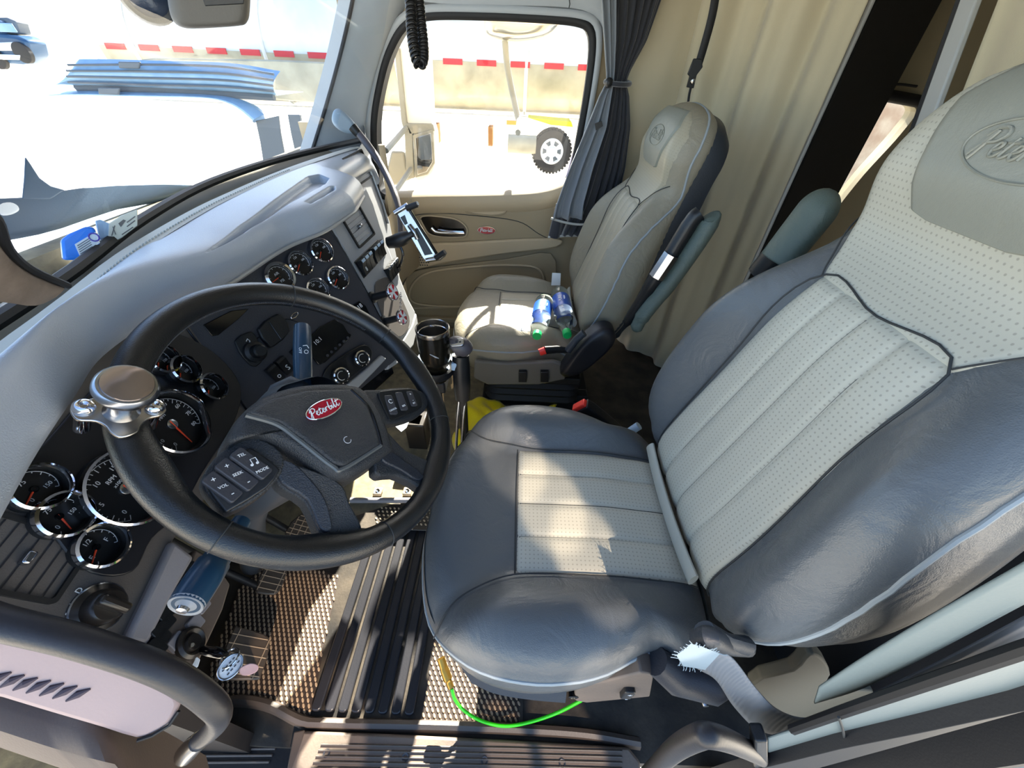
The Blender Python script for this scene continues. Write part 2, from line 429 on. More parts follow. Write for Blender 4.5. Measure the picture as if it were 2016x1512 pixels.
# script word drawn as pen strokes, unit height ~1
_SCR = [[(0.0,-0.1),(0.25,0.55),(0.42,1.0),(0.3,0.2),(0.2,-0.25)], [(0.1,0.75),(0.35,1.1),(0.75,1.15),(0.95,0.9),(0.75,0.6),(0.4,0.5)],
 [(0.85,0.25),(1.15,0.35),(1.2,0.55),(1.02,0.55),(0.95,0.25),(1.05,0.02),(1.25,0.05),(1.45,0.3)],
 [(1.62,0.85),(1.5,0.3),(1.5,0.05),(1.65,0.02),(1.85,0.25)], [(1.35,0.62),(1.85,0.68)],
 [(1.85,0.25),(2.1,0.35),(2.15,0.55),(1.97,0.55),(1.9,0.25),(2.02,0.02),(2.2,0.08),(2.4,0.5)],
 [(2.42,0.55),(2.4,0.02),(2.45,0.35),(2.6,0.55),(2.75,0.52)],
 [(2.85,0.3),(3.1,1.15),(2.98,0.6),(2.95,0.05),(3.15,0.02),(3.25,0.3),(3.1,0.45),(3.35,0.4)],
 [(3.42,0.5),(3.4,0.05),(3.55,0.1),(3.65,0.3)], [(3.5,0.72),(3.52,0.76)],
 [(3.65,0.3),(3.95,1.15),(3.85,1.1),(3.78,0.05),(3.95,0.05),(4.1,0.3)],
 [(4.32,1.0),(4.22,0.35),(4.25,0.05),(4.4,0.02),(4.6,0.25)], [(4.05,0.72),(4.7,0.82)]]
def script_word(name, c, xd, n, width, material, parent, r=None, off=0.001):
    """the joined-up word of the badge, as raised pen strokes on a plane"""
    xd = nrm(xd); n = nrm(n); yd = np.cross(n, xd); k = width / 4.7; mb = MB()
    for st in _SCR:
        pts = [c + xd * (x + 0.12 * y - 2.4) * k + yd * (y - 0.45) * k + n * off for x, y in st]
        pts = cr(pts, 5) if len(pts) > 2 else pts
        mb.tube(pts, r or 0.05 * k * 1.4, n=6)
    return mb.build(name, material, parent)
def ellipse(c, x, y, a, b, n=48): return [c + x * a * math.cos(2 * math.pi * i / n) + y * b * math.sin(2 * math.pi * i / n) for i in range(n)]
def rrect(c, x, y, w, h, r, n=5):
    out = []
    for sx, sy, a0 in ((1, 1, 0), (-1, 1, 90), (-1, -1, 180), (1, -1, 270)):
        for k in range(n + 1):
            a = R_(a0 + 90 * k / n); out.append(c + x * (sx * (w / 2 - r) + r * math.cos(a)) + y * (sy * (h / 2 - r) + r * math.sin(a)))
    return out
# ================================================================== CAB SHELL
def struct(o, label=None):
    o['kind'] = 'structure'
    if label: o['label'] = label; o['category'] = 'structure'
    return o
def hole_wall(hole, lo, hi, ax, thick, nrmv):
    """flat wall with one opening: hole = list of points, lo/hi = 2D box in the other two axes"""
    a, b = ax; c = sum(hole) / len(hole); outer = []
    for h in hole:
        d = h - c; t = 1e9
        for k, lo_, hi_ in ((a, lo[0], hi[0]), (b, lo[1], hi[1])):
            if d[k] > 1e-9: t = min(t, (hi_ - c[k]) / d[k])
            elif d[k] < -1e-9: t = min(t, (lo_ - c[k]) / d[k])
        outer.append(c + d * t)
    n = nrm(nrmv)
    G = [outer, hole, [h + n * thick for h in hole], [q + n * thick for q in outer], outer]
    return MB().grid(G, cv=True)
def quadgrid(a, b, c, d, nu=12, nv=12, f=None):
    """bilinear sheet a-b (bottom) d-c (top)"""
    G = []
    for i in range(nu + 1):
        row = []
        for j in range(nv + 1):
            u, v = i / nu, j / nv
            p = (a * (1 - u) + b * u) * (1 - v) + (d * (1 - u) + c * u) * v
            if f: p = p + f(u, v)
            row.append(p)
        G.append(row)
    return MB().grid(G)

# floor of the cab
mb = MB(); mb.box((1.0, -.65, -.03), (1.76, 3.2, .06)); struct(mb.build('floor', 'floor_rubber'))
# passenger door wall with its window opening
DX = 1.86
wpx = [(760, 388), (742, 330), (737, 240), (752, 150), (772, 90), (800, 48), (845, 30), (960, 30), (1080, 36), (1135, 42), (1160, 55), (1167, 90), (1160, 160), (1145, 250), (1128, 330), (1108, 372), (1060, 380), (920, 387)]
whole = resample(cr([P(x, y, x=DX) for x, y in wpx], 6, True), 140)[:-1]
struct(hole_wall(whole, (-.42, .04), (.67, 1.9), (1, 2), .07, (1, 0, 0)).build('wall_right', 'tan_panel', bevel=0, angle=30))
mb = MB(); mb.box((1.895, .79, .48), (.07, .26, .94)); mb.box((1.895, .60, .32), (.07, .2, .60)); struct(mb.build('wall_right_front', 'tan_panel'))
mb = MB(); mb.box((.125, .74, .31), (.03, .40, .66)); struct(mb.build('wall_left_front', 'kick_brown'))
# rear side wall, beside the bunk, with small window
rpx = [(1737, 204), (1803, 214), (1775, 262), (1700, 345), (1640, 420), (1600, 470), (1560, 520), (1520, 500), (1600, 400), (1680, 290)]
rhole = cr([P(x, y, x=1.9) for x, y in rpx], 5, True)
struct(hole_wall(rhole, (-2.4, .0), (-.42, 1.9), (1, 2), .06, (1, 0, 0)).build('wall_right_rear', 'vinyl_tan', angle=30))
mb = MB(); mb.box((1.0, -2.4, .9), (1.9, .06, 1.9)); struct(mb.build('wall_back', 'vinyl_tan'))
# front wall below the windshield and cowl sides
mb = MB(); mb.box((1.0, .92, .43), (1.9, .05, .86)); struct(mb.build('wall_front', 'carpet_dirt'))
# roof with front header
mb = MB()
mb.box((1.0, -1.15, 1.88), (1.9, 2.6, .06)); struct(mb.build('ceiling', 'roof_liner'))
hd = [V(.06, .20, 1.62), V(1.94, .20, 1.62)]
mb = MB(); mb.grid([[hd[0] + V(0, a, b), hd[1] + V(0, a, b)] for a, b in ((0, .27), (0, .1), (.04, .0), (.16, -.01), (.18, .05), (.0, .27))]); struct(mb.build('trim_header', 'roof_liner'))
# wall on the driver's side: header above the open door and pillar behind it
mb = MB(); mb.box((1.0, .62, 1.66), (1.9, .50, .03)); struct(mb.build('trim_sun_block', 'roof_liner'))  # added unseen box above the windshield, keeps sun off the left dash
mb = quadgrid(V(1.49, .56, .25), V(1.87, .62, .25), V(1.87, .66, .96), V(1.49, .56, .92), 8, 6, lambda u, v: V(0, -.02 * math.sin(math.pi * u), 0)); fp = mb.build('trim_foot', 'pillar'); struct(fp)
MB().tube([V(1.62, .515, z) for z in (.3, .6, .92)], .012, n=8).build('foot_bead', 'tan_panel_light', fp)
mb = MB(); mb.box((.08, -.1, 1.68), (.08, 1.2, .36)); mb.box((.08, -1.65, .95), (.08, 1.5, 1.9)); struct(mb.build('wall_left', 'pillar', bevel=.01))
# windshield glass
wb = [V(.12, .52, .93), V(.444, .60, .925), V(.676, .675, .925), V(.936, .725, .925), V(1.197, .715, .925), V(1.42, .665, .925), V(1.66, .59, .925)]
wt = [V(.12, .30, 1.62), V(.444, .36, 1.62), V(.676, .385, 1.62), V(.936, .40, 1.62), V(1.197, .39, 1.62), V(1.42, .365, 1.62), V(1.74, .32, 1.62)]
A = resample(cr(wb, 5), 30); B = resample(cr(wt, 5), 30)
win = MB().grid([A, B]).build('window_1', 'windshield_glass'); struct(win)
MB().tube([a + V(0, -.004, .004) for a in A], .009, n=8).build('window_seal', 'rubber_black', win)
# right A pillar
L = [P(608, 318, x=1.60), P(640, 215, x=1.64), P(664, 130, x=1.67), P(686, 40, x=1.70), P(706, -60, x=1.73), P(725, -150, x=1.75)]
Rr = [P(722, 372, x=1.87), P(722, 270, x=1.87), P(737, 180, x=1.87), P(770, 80, x=1.87), P(815, -10, x=1.87), P(870, -110, x=1.87)]
L = resample(cr(L, 4), 24); Rr = resample(cr(Rr, 4), 24); G = []
for a, b in zip(L, Rr):
    row = []
    for k in range(11):
        t = k / 10; q = a * (1 - t) + b * t
        q = q + nrm(np.cross(b - a, V(0, 0, 1))) * .025 * math.sin(math.pi * t) * (1 if nrm(np.cross(b - a, V(0, 0, 1))) @ (CAM - a) > 0 else -1)
        row.append(q)
    G.append([a + V(.01, .05, 0)] + row)
struct(MB().grid(G).build('trim_1', 'pillar'))
MB().tube([q + V(0, 0, 0) for q in L], .006, n=8).build('pillar_edge', 'rubber_black', bpy.data.objects['trim_1'])
# header trim over the passenger window, with a joint line
tp = [P(690, -40, x=1.84), P(800, -8, x=1.84), P(860, 6, x=1.84), P(1000, 10, x=1.84), P(1130, 16, x=1.84), P(1180, 40, x=1.84), P(1195, 90, x=1.84)]
tp = resample(cr(tp, 6), 50)
G = [[q + V(0, 0, h) + V(dx, 0, 0) for q in tp] for dx, h in ((.03, -.01), (.0, .0), (-.012, .02), (-.012, .10), (0.0, .28))]
struct(MB().grid(G).build('trim_2', 'pillar'))
MB().tube([P(1118, -20, x=1.823), P(1122, 8, x=1.823), P(1120, 16, x=1.825)], .0016, n=6).build('joint_line', 'seam_dark', bpy.data.objects['trim_2'])
# driver's left side A pillar foot (worn, seen at the picture's left edge)
G = []
ca = [P(-60, 600, x=.27), P(0, 590, x=.30), P(55, 605, x=.33), P(85, 600, x=.355), P(112, 585, x=.375)]
cb_ = [P(-60, 400, x=.27), P(-10, 430, x=.29), P(15, 490, x=.31), P(60, 530, x=.34), P(132, 562, x=.39)]
mb = MB(); mb.grid([ca, [(p * .5 + q * .5) + V(-.006, -.01, .004) for p, q in zip(ca, cb_)], cb_, [q + V(0, .03, 0) for q in cb_]])
struct(mb.build('trim_3', 'worn_trim', sub=1))
MB().tube(cr([q for q in cb_], 4), .004, n=8).build('trim_edge', 'rubber_black', bpy.data.objects['trim_3'])

# ------------------------------------------------------------------ passenger door
door = thing('door_1', 'tan passenger door panel under the side window', 'door', V(DX - .02, .1, .1), kind='structure')
def dp(x, y, off=0.0): return P(x, y, x=DX - .012 - off)
nd = V(-1, 0, 0)
def strip(edge_pts, r, m, name, par): return MB().tube(edge_pts, r, n=8).build(name, m, par)
MB().grid([[q + V(-.004, 0, 0) for q in [c + (w - c) * .985 for c in [sum(whole) / len(whole)] for w in whole]], [q + V(.085, 0, 0) for q in [c + (w - c) * .985 for c in [sum(whole) / len(whole)] for w in whole]]], cv=True).build('window_reveal', 'rubber_black', door)
# glass and seals
g0 = [q + V(.035, 0, 0) for q in whole]
c0 = sum(g0) / len(g0); gl = MB(); gl.add([c0] + g0, [(0, i + 1, (i + 1) % len(g0) + 1) for i in range(len(g0))]); gl.build('window_pane', 'side_glass', door)
wseal = [q + V(-.012, 0, 0) for q in whole]
MB().tube(wseal, .016, n=10, closed=True, flat=((1, 0, 0), .7)).build('window_seal', 'rubber_black', door)
MB().tube([q + (q - c0) * .045 + V(-.002, 0, 0) for q in wseal], .012, n=10, closed=True, flat=((1, 0, 0), .8)).build('door_frame', 'pillar', door)
# purple painted strip just outside the rear and front edges of the glass
pur = [P(1172, 120, x=DX + .05), P(1158, 200, x=DX + .05), P(1140, 290, x=DX + .05), P(1122, 350, x=DX + .05)]
MB().tube(pur, .018, n=8).build('painted_edge', 'seal_purple', door)
pur = [P(722, 300, x=DX - .02), P(718, 270, x=DX - .02), P(724, 230, x=DX - .02)]
MB().tube([P(738, 360, x=DX + .01), P(728, 300, x=DX + .01), P(728, 230, x=DX + .01), P(745, 150, x=DX + .01)], .012, n=8).build('painted_edge', 'seal_purple', door)
# belt ledge
bl = [P(758, 388, x=DX - .03), P(840, 385, x=DX - .03), P(960, 383, x=DX - .03), P(1060, 378, x=DX - .03), P(1115, 362, x=DX - .03), P(1130, 345, x=DX - .03)]
bl = resample(cr(bl, 5), 40)
G = [[q + V(dx, 0, dz) for q in bl] for dx, dz in ((.05, .012), (.015, .008), (-.005, -.004), (-.012, -.025), (-.006, -.06), (.02, -.09))]
MB().grid(G).build('belt_ledge', 'tan_panel_light', door)
# main panel fields
def field(px, m, name, off, depth=.012, bev=.004, par=door, sm=5):
    return slab(name, [dp(x, y, off) for x, y in px], nd, depth, m, par, bevel=bev, smooth_n=sm)
field([(762, 405), (900, 398), (1090, 386), (1128, 440), (1105, 470), (1020, 475), (900, 480), (800, 484), (765, 478)], 'tan_panel', 'upper_panel', .006, sm=3)
field([(790, 484), (900, 478), (1088, 470), (1095, 488), (1000, 500), (880, 518), (800, 535), (770, 520)], 'tan_panel_light', 'armrest_band', .024, .02, .008, sm=3)
field([(800, 540), (900, 522), (1000, 510), (1085, 500), (1092, 560), (1060, 640), (900, 660), (806, 640), (795, 590)], 'tan_panel', 'lower_panel', .008, sm=3)
# pocket with a rim
rim = cr([dp(x, y, .016) for x, y in [(808, 590), (815, 556), (850, 535), (920, 526), (1000, 522), (1060, 530), (1070, 570), (1050, 600), (960, 604), (850, 602)]], 6, True)
MB().tube(rim, .006, n=8, closed=True).build('pocket_rim', 'tan_panel_light', door)
MB().tube([dp(800, 607, .012), dp(880, 605, .012), dp(960, 604, .012)], .006, n=8).build('pocket_ledge', 'tan_panel_light', door)
mb = MB(); mb.box(dp(860, 628, .02), (.03, .40, .03)); mb.build('map_pocket', 'tan_panel', door, bevel=.006)
# contour lines
for px in ([(775, 432), (850, 420), (940, 425), (1020, 436), (1060, 460), (1085, 472)],):
    strip(cr([dp(x, y, .0075) for x, y in px], 6), .0016, 'seam_dark', 'contour_line', door)
# pull recess
rc = field([(906, 405), (1000, 401), (1002, 410), (990, 421), (965, 424), (930, 420), (908, 412)], 'tan_panel_light', 'pull_cup', .012, .01, .004, sm=4)
strip(cr([dp(x, y, .013) for x, y in [(906, 405), (908, 412), (930, 420), (965, 424), (990, 421), (1000, 411)]], 5), .003, 'tan_panel', 'cup_rim', rc)
# inside release handle
hp_ = [(828, 430), (838, 425), (870, 427), (900, 433), (918, 448), (918, 463), (905, 467), (865, 466), (845, 460), (835, 446)]
hb = field(hp_, 'black_gloss', 'handle_recess', .011, .01, .003, sm=5)
strip(cr([dp(x, y, .013) for x, y in hp_], 5, True), .0035, 'tan_panel_light', 'recess_rim', hb)
hn = MB(); hn.tube(cr([dp(x, y, .024) for x, y in [(849, 449), (858, 457), (875, 459), (895, 459), (914, 459)]], 5), .0085, n=12, flat=((1, 0, 0), .6)); hn.tube(cr([dp(x, y, .028) for x, y in [(862, 452), (885, 455), (912, 456)]], 4), .004, n=8)
hn.build('release_handle', 'chrome', hb)
# red badge
dpl = Plane(dp(958, 453, .008), nd, (0, -1, 0))
bg_ = slab('door_badge', ellipse(dpl.w(0, 0, .004), dpl.x, dpl.y, .041, .017), dpl.n, .004, 'badge_red', door, bevel=.001)
script_word('badge_word', dpl.w(0, 0, .0045), dpl.x, dpl.n, .06, 'white_mark', bg_, r=.0011)
MB().tube(ellipse(dpl.w(0, 0, .004), dpl.x, dpl.y, .041, .017), .0012, n=6, closed=True).build('badge_rim', 'chrome', bg_)
# speaker grille holes
mb = MB()
for i in range(9):
    for j in range(7):
        mb.lathe(dp(806 + i * 4.4 + (j % 2) * 2.2, 492 + j * 5, .0255), nd, [(.0, .001), (.0032, .001), (.0034, 0)], 8)
tag(mb.build('speaker_holes', 'seam_dark', door))

# ------------------------------------------------------------------ rear partition, sleeper curtains
def drape(path, z0, z1, amp, nf, mname, name, label, cat, group=None, ph=0.0, lean=0.0, nz=14):
    path = resample(path, 160); G = []
    for i, q in enumerate(path):
        a = path[max(0, i - 1)]; b = path[min(len(path) - 1, i + 1)]; t = nrm(np.r_[b - a, 0][:3] if len(q) == 2 else b - a)
        nn = V(-t[1], t[0], 0); s = i / 159; row = []
        for k in range(nz + 1):
            v = k / nz; z = z0 + (z1 - z0) * v
            o = amp * (math.sin(s * nf * 2 * math.pi + ph + .5 * math.sin(3 * v)) + .35 * math.sin(s * nf * 4.7 * math.pi + ph * 2 + v)) * (.6 + .4 * v)
            row.append(V(q[0] + lean * (z - 1.28) * max(0, 1 - s * 1.6), q[1], z) + nn * o)
        G.append(row)
    o = MB().grid(G).build(name, mname, angle=180)
    md = o.modifiers.new('sol', 'SOLIDIFY'); md.thickness = .003
    return tag(o, label, cat, group)
drape([V(1.80, -.54), V(1.62, -.71), V(1.40, -.872)], .02, 1.84, .030, 2.7, 'curtain_tan', 'sleeper_curtain', 'tan sleeper curtain hanging in folds behind the passenger seat', 'curtain', ph=.8)
drape([V(.94, -.775), V(.75, -.80), V(.45, -.83), V(.16, -.84)], .25, 1.84, .025, 3.2, 'curtain_tan', 'sleeper_curtain', 'tan sleeper curtain with grey edge strip behind the driver headrest', 'curtain', ph=.2, lean=.34)
ed = bpy.data.objects['sleeper_curtain.001']
MB().box(V(.968 - .34 * .24, -.77, 1.04), (.035, .012, 1.62), np.array([[1, 0, 0], [0, 1, 0], nrm((.34, 0, 1))])).build('edge_strip', 'alu_strip', ed, bevel=.003)
MB().box(V(.994 - .34 * .24, -.78, 1.04), (.02, .02, 1.62), np.array([[1, 0, 0], [0, 1, 0], nrm((.34, 0, 1))])).build('edge_seal', 'belt_dark', ed, bevel=.004)
ec = bpy.data.objects['sleeper_curtain']
MB().tube([V(1.398, -.868, z) for z in np.linspace(.14, 1.83, 12)], .007, n=8).build('curtain_hem', 'curtain_trim', ec)
# black cabinet side between the curtains
mb = MB(); mb.poly([V(1.425, -.90, .1), V(1.61, -1.2, .1), V(1.61, -1.2, 1.83), V(1.425, -.90, 1.83)], nrm(V(-.85, -.53, 0)), .03)
tag(mb.build('sleeper_cabinet', 'black_panel', bevel=.003), 'black sleeper cabinet side standing between the two tan curtains', 'cabinet')
# upholstered panel behind the door, with belt
mb = quadgrid(V(1.855, -.34, .1), V(1.79, -.60, .1), V(1.79, -.60, 1.84), V(1.855, -.34, 1.84), 16, 10, lambda u, v: V(-.012 * math.sin(math.pi * u) , 0, 0))
pn = mb.build('trim_4', 'vinyl_tan'); struct(pn)
MB().tube([V(1.852, -.36, z) for z in (.1, 1.0, 1.83)], .006, n=8).build('panel_welt', 'curtain_trim', pn)
MB().tube([V(1.815, -.48, z) for z in (.1, 1.0, 1.83)], .0025, n=8).build('panel_welt', 'seam_dark', pn)
# passenger shoulder belt
bt = [P(1412, -30, x=1.62), P(1402, 30, x=1.62), P(1386, 90, x=1.62), P(1374, 130, x=1.62)]
bt = resample(cr(bt, 4), 12)
b2 = MB(); b2.grid([[q + V(0, s_, 0) for q in bt] for s_ in (-.012, .012)]); o = b2.build('shoulder_belt', 'belt_dark'); o.modifiers.new('s', 'SOLIDIFY').thickness = .002
tag(o, 'black shoulder belt with anchor plate hanging beside the passenger headrest', 'seat belt')
an = slab('anchor_plate', [P(x, y, x=1.61) for x, y in [(1366, 115), (1382, 116), (1384, 132), (1372, 148), (1366, 174), (1352, 172), (1358, 150), (1354, 146)]], V(-1, 0, 0), .008, 'black_plastic', o, bevel=.002)
MB().lathe(P(1364, 160, x=1.605), (-1, 0, 0), [(0, .004), (.006, .003), (.008, 0), (.008, -.004)], 16).build('anchor_bolt', 'brushed', an)
MB().tube([P(1360, 172, x=1.612), P(1357, 185, x=1.612), P(1355, 200, x=1.612)], .004, n=8).build('belt_tail', 'belt_dark', o)
# rear window dressing
sh = MB(); sh.tube([P(1735, 186, x=1.88), P(1812, 200, x=1.88)], .02, n=10); tag(sh.build('roller_shade', 'rubber_black'), 'rolled black shade above the small rear side window', 'shade')
MB().tube(cr([P(1752, 190, x=1.86), P(1752, 172, x=1.86), P(1768, 166, x=1.86), P(1805, 170, x=1.86)], 5), .004, n=8).build('shade_cord', 'rubber_black', bpy.data.objects['roller_shade'])
c0 = sum(rhole) / len(rhole); gl = MB(); gl.add([c0 + V(.03, 0, 0)] + [q + V(.03, 0, 0) for q in rhole], [(0, i + 1, (i + 1) % len(rhole) + 1) for i in range(len(rhole))]); struct(gl.build('window_2', 'side_glass'))
# ================================================================== SEATS
class Pillow:
    """upholstered pad: outline in the plane of the frame, a height function, edges that roll off"""
    def __init__(s, pl, outline, base, roll=0.05, w=0.22, depth=0.05):
        s.pl = pl; s.o = np.array([(q[0], q[1]) for q in cr([V(a, b) for a, b in outline], 8, True)])
        s.c = s.o.mean(0); d = s.o - s.c; s.a = np.arctan2(d[:, 1], d[:, 0]); s.r = np.hypot(d[:, 0], d[:, 1])
        k = np.argsort(s.a); s.sa, s.sr = s.a[k], s.r[k]
        s.sa = np.r_[s.sa[-1] - 2 * math.pi, s.sa, s.sa[0] + 2 * math.pi]; s.sr = np.r_[s.sr[-1], s.sr, s.sr[0]]
        s.base, s.roll, s.wd, s.depth = base, roll, w, depth
    def H(s, u, v):
        du, dv = u - s.c[0], v - s.c[1]
        r = math.hypot(du, dv) / np.interp(math.atan2(dv, du), s.sa, s.sr)
        e = max(0.0, min(1.0, (r - (1 - s.wd)) / s.wd))
        return s.base(u, v) - s.roll * (1 - math.sqrt(max(0.0, 1 - e * e)))
    def w(s, u, v, off=0.0): return s.pl.w(u, v, s.H(u, v) + off)
    def body(s, nr=26):
        G = []; o = resample(list(s.o) + [s.o[0]], 120)[:-1]
        low = min(s.base(*q) for q in o) - s.roll - s.depth
        G.append([s.pl.w(*(s.c + (q - s.c) * .6), low) for q in o])
        G.append([s.pl.w(*(s.c + (q - s.c) * .97), low) for q in o])
        G.append([s.pl.w(*q, (s.H(*q) + low) / 2) for q in o])
        for i in range(nr + 1):
            x = i / nr
            r = 1 - (1 - math.cos(min(1, x * 2) * math.pi / 2)) * s.wd if x < .5 else (1 - s.wd) * (1 - (x - .5) * 2)
            r = max(r, .003)
            G.append([s.w(*(s.c + (q - s.c) * r)) for q in o])
        return MB().grid(G, cv=True)
    def panel(s, rows, nu=30, off=0.003, groove=None):
        """rows: list of (v, u_left, u_right) -> slightly raised cover panel, edges tucked in"""
        R = resample([V(*q) for q in rows], 44); G = []
        for i, (v, a, b) in enumerate(R):
            row = []
            for j in range(nu + 1):
                u = a + (b - a) * j / nu
                e = 0.0 if (i in (0, len(R) - 1) or j in (0, nu)) else 1.0
                g = groove(u, v, j / nu) if groove else 0
                row.append(s.w(u, v, off * e - 0.002 * (1 - e) + g * e))
            G.append(row)
        return MB().grid(G)
    def line(s, pts, r=0.0015, off=0.001, n=6):
        P2 = resample(cr([V(a, b) for a, b in pts], 8), 60)
        return MB().tube([s.w(q[0], q[1], off) for q in P2], r, n=n)

def mirror(o): return list(o) + [(-x, y) for x, y in reversed(o) if abs(x) > 1e-6]
def build_seat(name, label, S0, zc, tilt, far_side=1, driver=True):
    S0 = np.asarray(S0, float)
    root = thing(name, label, 'seat', S0)
    # ---- cushion
    cp = Plane(S0 + V(0, 0, zc), (0, 0, 1), (1, 0, 0))
    out = mirror([(.20, -.03), (.225, .08), (.262, .17), (.272, .27), (.25, .36), (.185, .43), (.08, .462), (0, .466)])
    def cb(u, v):
        a = abs(u)
        seam = .128 + .07 * sstep(.28, .46, v)
        b = .042 * sstep(seam - .01, seam + .07, a) * sstep(-.05, .12, v) * (1 - .35 * sstep(.3, .46, v))
        g = -.003 * math.exp(-((a - seam) / .008) ** 2) * sstep(-.02, .02, v)
        return b + g - .018 * sstep(.3, .47, v) + .01 * math.sin(v * 14 + u * 5) * .15 - .012 * (1 - sstep(0, .15, v))
    cush = Pillow(cp, out, cb, roll=.055, w=.24, depth=.05)
    co = cush.body().build('seat_cushion', 'leather_dark' if driver else 'leather_plain_mid', root, angle=180)
    def uvf(pl):
        return lambda q: ((q - pl.p) @ pl.x, (q - pl.p) @ pl.y)
    def gr(u, v, t):
        k = (t * 4) % 1.0
        return .004 * (1 - (2 * k - 1) ** 6) - .004
    cush.panel([(-.03, -.128, .128), (.1, -.131, .131), (.29, -.133, .133)], 48, .0065, gr).build('seat_insert', 'leather_perf' if driver else 'leather_light_p', co, angle=180, uvfn=uvf(cp))
    sm_, sr_ = ('seam_dark', .0011) if driver else ('seam_pale', .0022)
    for k in (-.0665, 0, .0665):
        cush.line([(k, -.02), (k * 1.01, .1), (k * 1.02, .285)], sr_, .0022).build('seam', sm_, co)
    cush.line([(-.133, .291), (0, .292), (.133, .291)], .0013, .002).build('seam', 'seam_dark', co)
    for sg in (-1, 1):
        cush.line([(sg * .13, -.02), (sg * .132, .15), (sg * .135, .28), (sg * .165, .37), (sg * .215, .415)], .0014, .006).build('seam', 'seam_dark', co)
    # edge piping and lower skirt
    o2 = [V(*q) for q in resample(list(cush.o) + [cush.o[0]], 90)[:-1]]
    low = -.055
    pts = [cp.w(q[0] * 1.0, q[1] * 1.0, min(cush.H(*q), .0) - .012) for q in o2]
    MB().tube(pts, .0035, n=8, closed=True).build('piping', 'piping', co)
    G = [[cp.w(q[0] * s_, q[1] * s_ + .0, h) for q in o2] for s_, h in ((.99, -.045), (.985, -.06), (.96, -.078), (.88, -.082), (.3, -.082))]
    MB().grid(G, cv=True).build('cushion_skirt', 'leather_mid', co)
    # ---- pan, rails, suspension
    G = [[S0 + V(q[0] * s_, q[1] * s_ * .92 + .01, zc + h) for q in o2] for s_, h in ((.3, -.08), (.86, -.08), (.89, -.09), (.89, -.135), (.82, -.155), (.3, -.155))]
    pan = MB().grid(G, cv=True).build('seat_pan', 'seat_base', root)
    mb = MB(); mb.box(S0 + V(0, .16, zc - .2), (.40, .40, .03)); mb.box(S0 + V(.03, .12, .03), (.34, .46, .06))
    for sx in (-1, 1): mb.box(S0 + V(.02 + sx * .13, .12, .075), (.05, .44, .03))
    mb.build('suspension_frame', 'rubber_black', root, bevel=.004)
    G = []
    nz = 9
    for i in range(nz + 1):
        z = .07 + (zc - .19 - .07) * i / nz; s_ = .165 + (.012 if i % 2 else 0)
        G.append(rrect(S0 + V(0, .14, z), V(1, 0, 0), V(0, 1, 0), 2 * s_, 2 * s_ * 1.1, .05))
    MB().grid(G, cv=True).build('suspension_bellows', 'rubber_black', root)
    # ---- backrest
    a = R_(tilt)
    bp = Plane(S0 + V(0, 0, zc), (0, math.cos(a), math.sin(a)), (1, 0, 0))   # bp.y points up the back
    if bp.y[2] < 0: bp.y = -bp.y
    bo = mirror([(.150, -.01), (.205, .03), (.242, .09), (.255, .17), (.246, .27), (.222, .38), (.188, .47), (.172, .53), (.178, .60), (.168, .66), (.12, .705), (0, .722)])
    def bb(u, v):
        q = abs(u); seam = .15 - .045 * sstep(.05, .45, v)
        b = .050 * sstep(seam - .005, seam + .085, q) * (1 - sstep(.3, .52, v)) * sstep(-.08, .06, v)
        g = -.003 * math.exp(-((q - seam) / .008) ** 2) * (1 - sstep(.44, .47, v))
        return b + g - .03 * sstep(.35, .6, v) + .022 * sstep(.52, .6, v) - .01 * math.exp(-((v - .5) / .05) ** 2)
    back = Pillow(bp, bo, bb, roll=.055, w=.22, depth=.02)
    bk = back.body().build('backrest', 'leather_dark' if driver else 'leather_plain_mid', root, angle=180)
    def gb(u, v, t):
        k = (t * 4) % 1.0
        return .0045 * (1 - (2 * k - 1) ** 6) - .0045
    back.panel([(.0, -.150, .150), (.15, -.142, .142), (.30, -.126, .126), (.456, -.108, .108)], 48, .0075, gb).build('back_insert', 'leather_perf' if driver else 'leather_light_p', bk, angle=180, uvfn=uvf(bp))
    for k in (-.5, 0, .5):
        back.line([(k * .150, .03), (k * .142, .15), (k * .126, .30), (k * .108, .44)], sr_, .0022).build('seam', sm_, bk)
    up = back.panel([(.444, -.108, .108), (.49, -.135, .135), (.53, -.158, .158), (.60, -.170, .170), (.645, -.166, .166), (.68, -.135, .135), (.70, -.09, .09)], 40, .004)
    up.build('upper_panel', 'leather_perf' if driver else 'leather_light_p', bk, angle=180, uvfn=uvf(bp))
    back.line([(-.15, .0), (-.143, .15), (-.127, .3), (-.109, .45), (0, .449), (.109, .45), (.127, .3), (.143, .15), (.15, .03)], .0014, .0055).build('seam', 'seam_dark', bk)
    for sg in (-1, 1): back.line([(sg * .108, .45), (sg * .135, .49), (sg * .165, .53)], .0012, .005).build('seam', 'seam_dark', bk)
    # headrest patch
    hp = back.panel([(.548, -.045, .045), (.553, -.075, .075), (.575, -.092, .092), (.62, -.112, .112), (.66, -.125, .125), (.70, -.09, .09)], 40, .009)
    hr = hp.build('headrest_patch', 'leather_headrest', bk, angle=180)
    c = back.w(0, .622, .009); n0 = nrm(np.cross(back.w(.02, .622) - back.w(-.02, .622), back.w(0, .63) - back.w(0, .61)))
    if n0 @ bp.n < 0: n0 = -n0
    e = [back.w(.062 * math.cos(t), .622 + .026 * math.sin(t), .0095) for t in np.linspace(0, 2 * math.pi, 49)[:-1]]
    MB().tube(e, .0014, n=6, closed=True).build('logo_ring', 'leather_headrest', hr)
    # the seat faces forward: the word reads correctly to somebody in front of the seat
    script_word('logo_word', c, (-1, 0, 0), n0, .098, 'leather_headrest', hr, r=.0017, off=.0008)
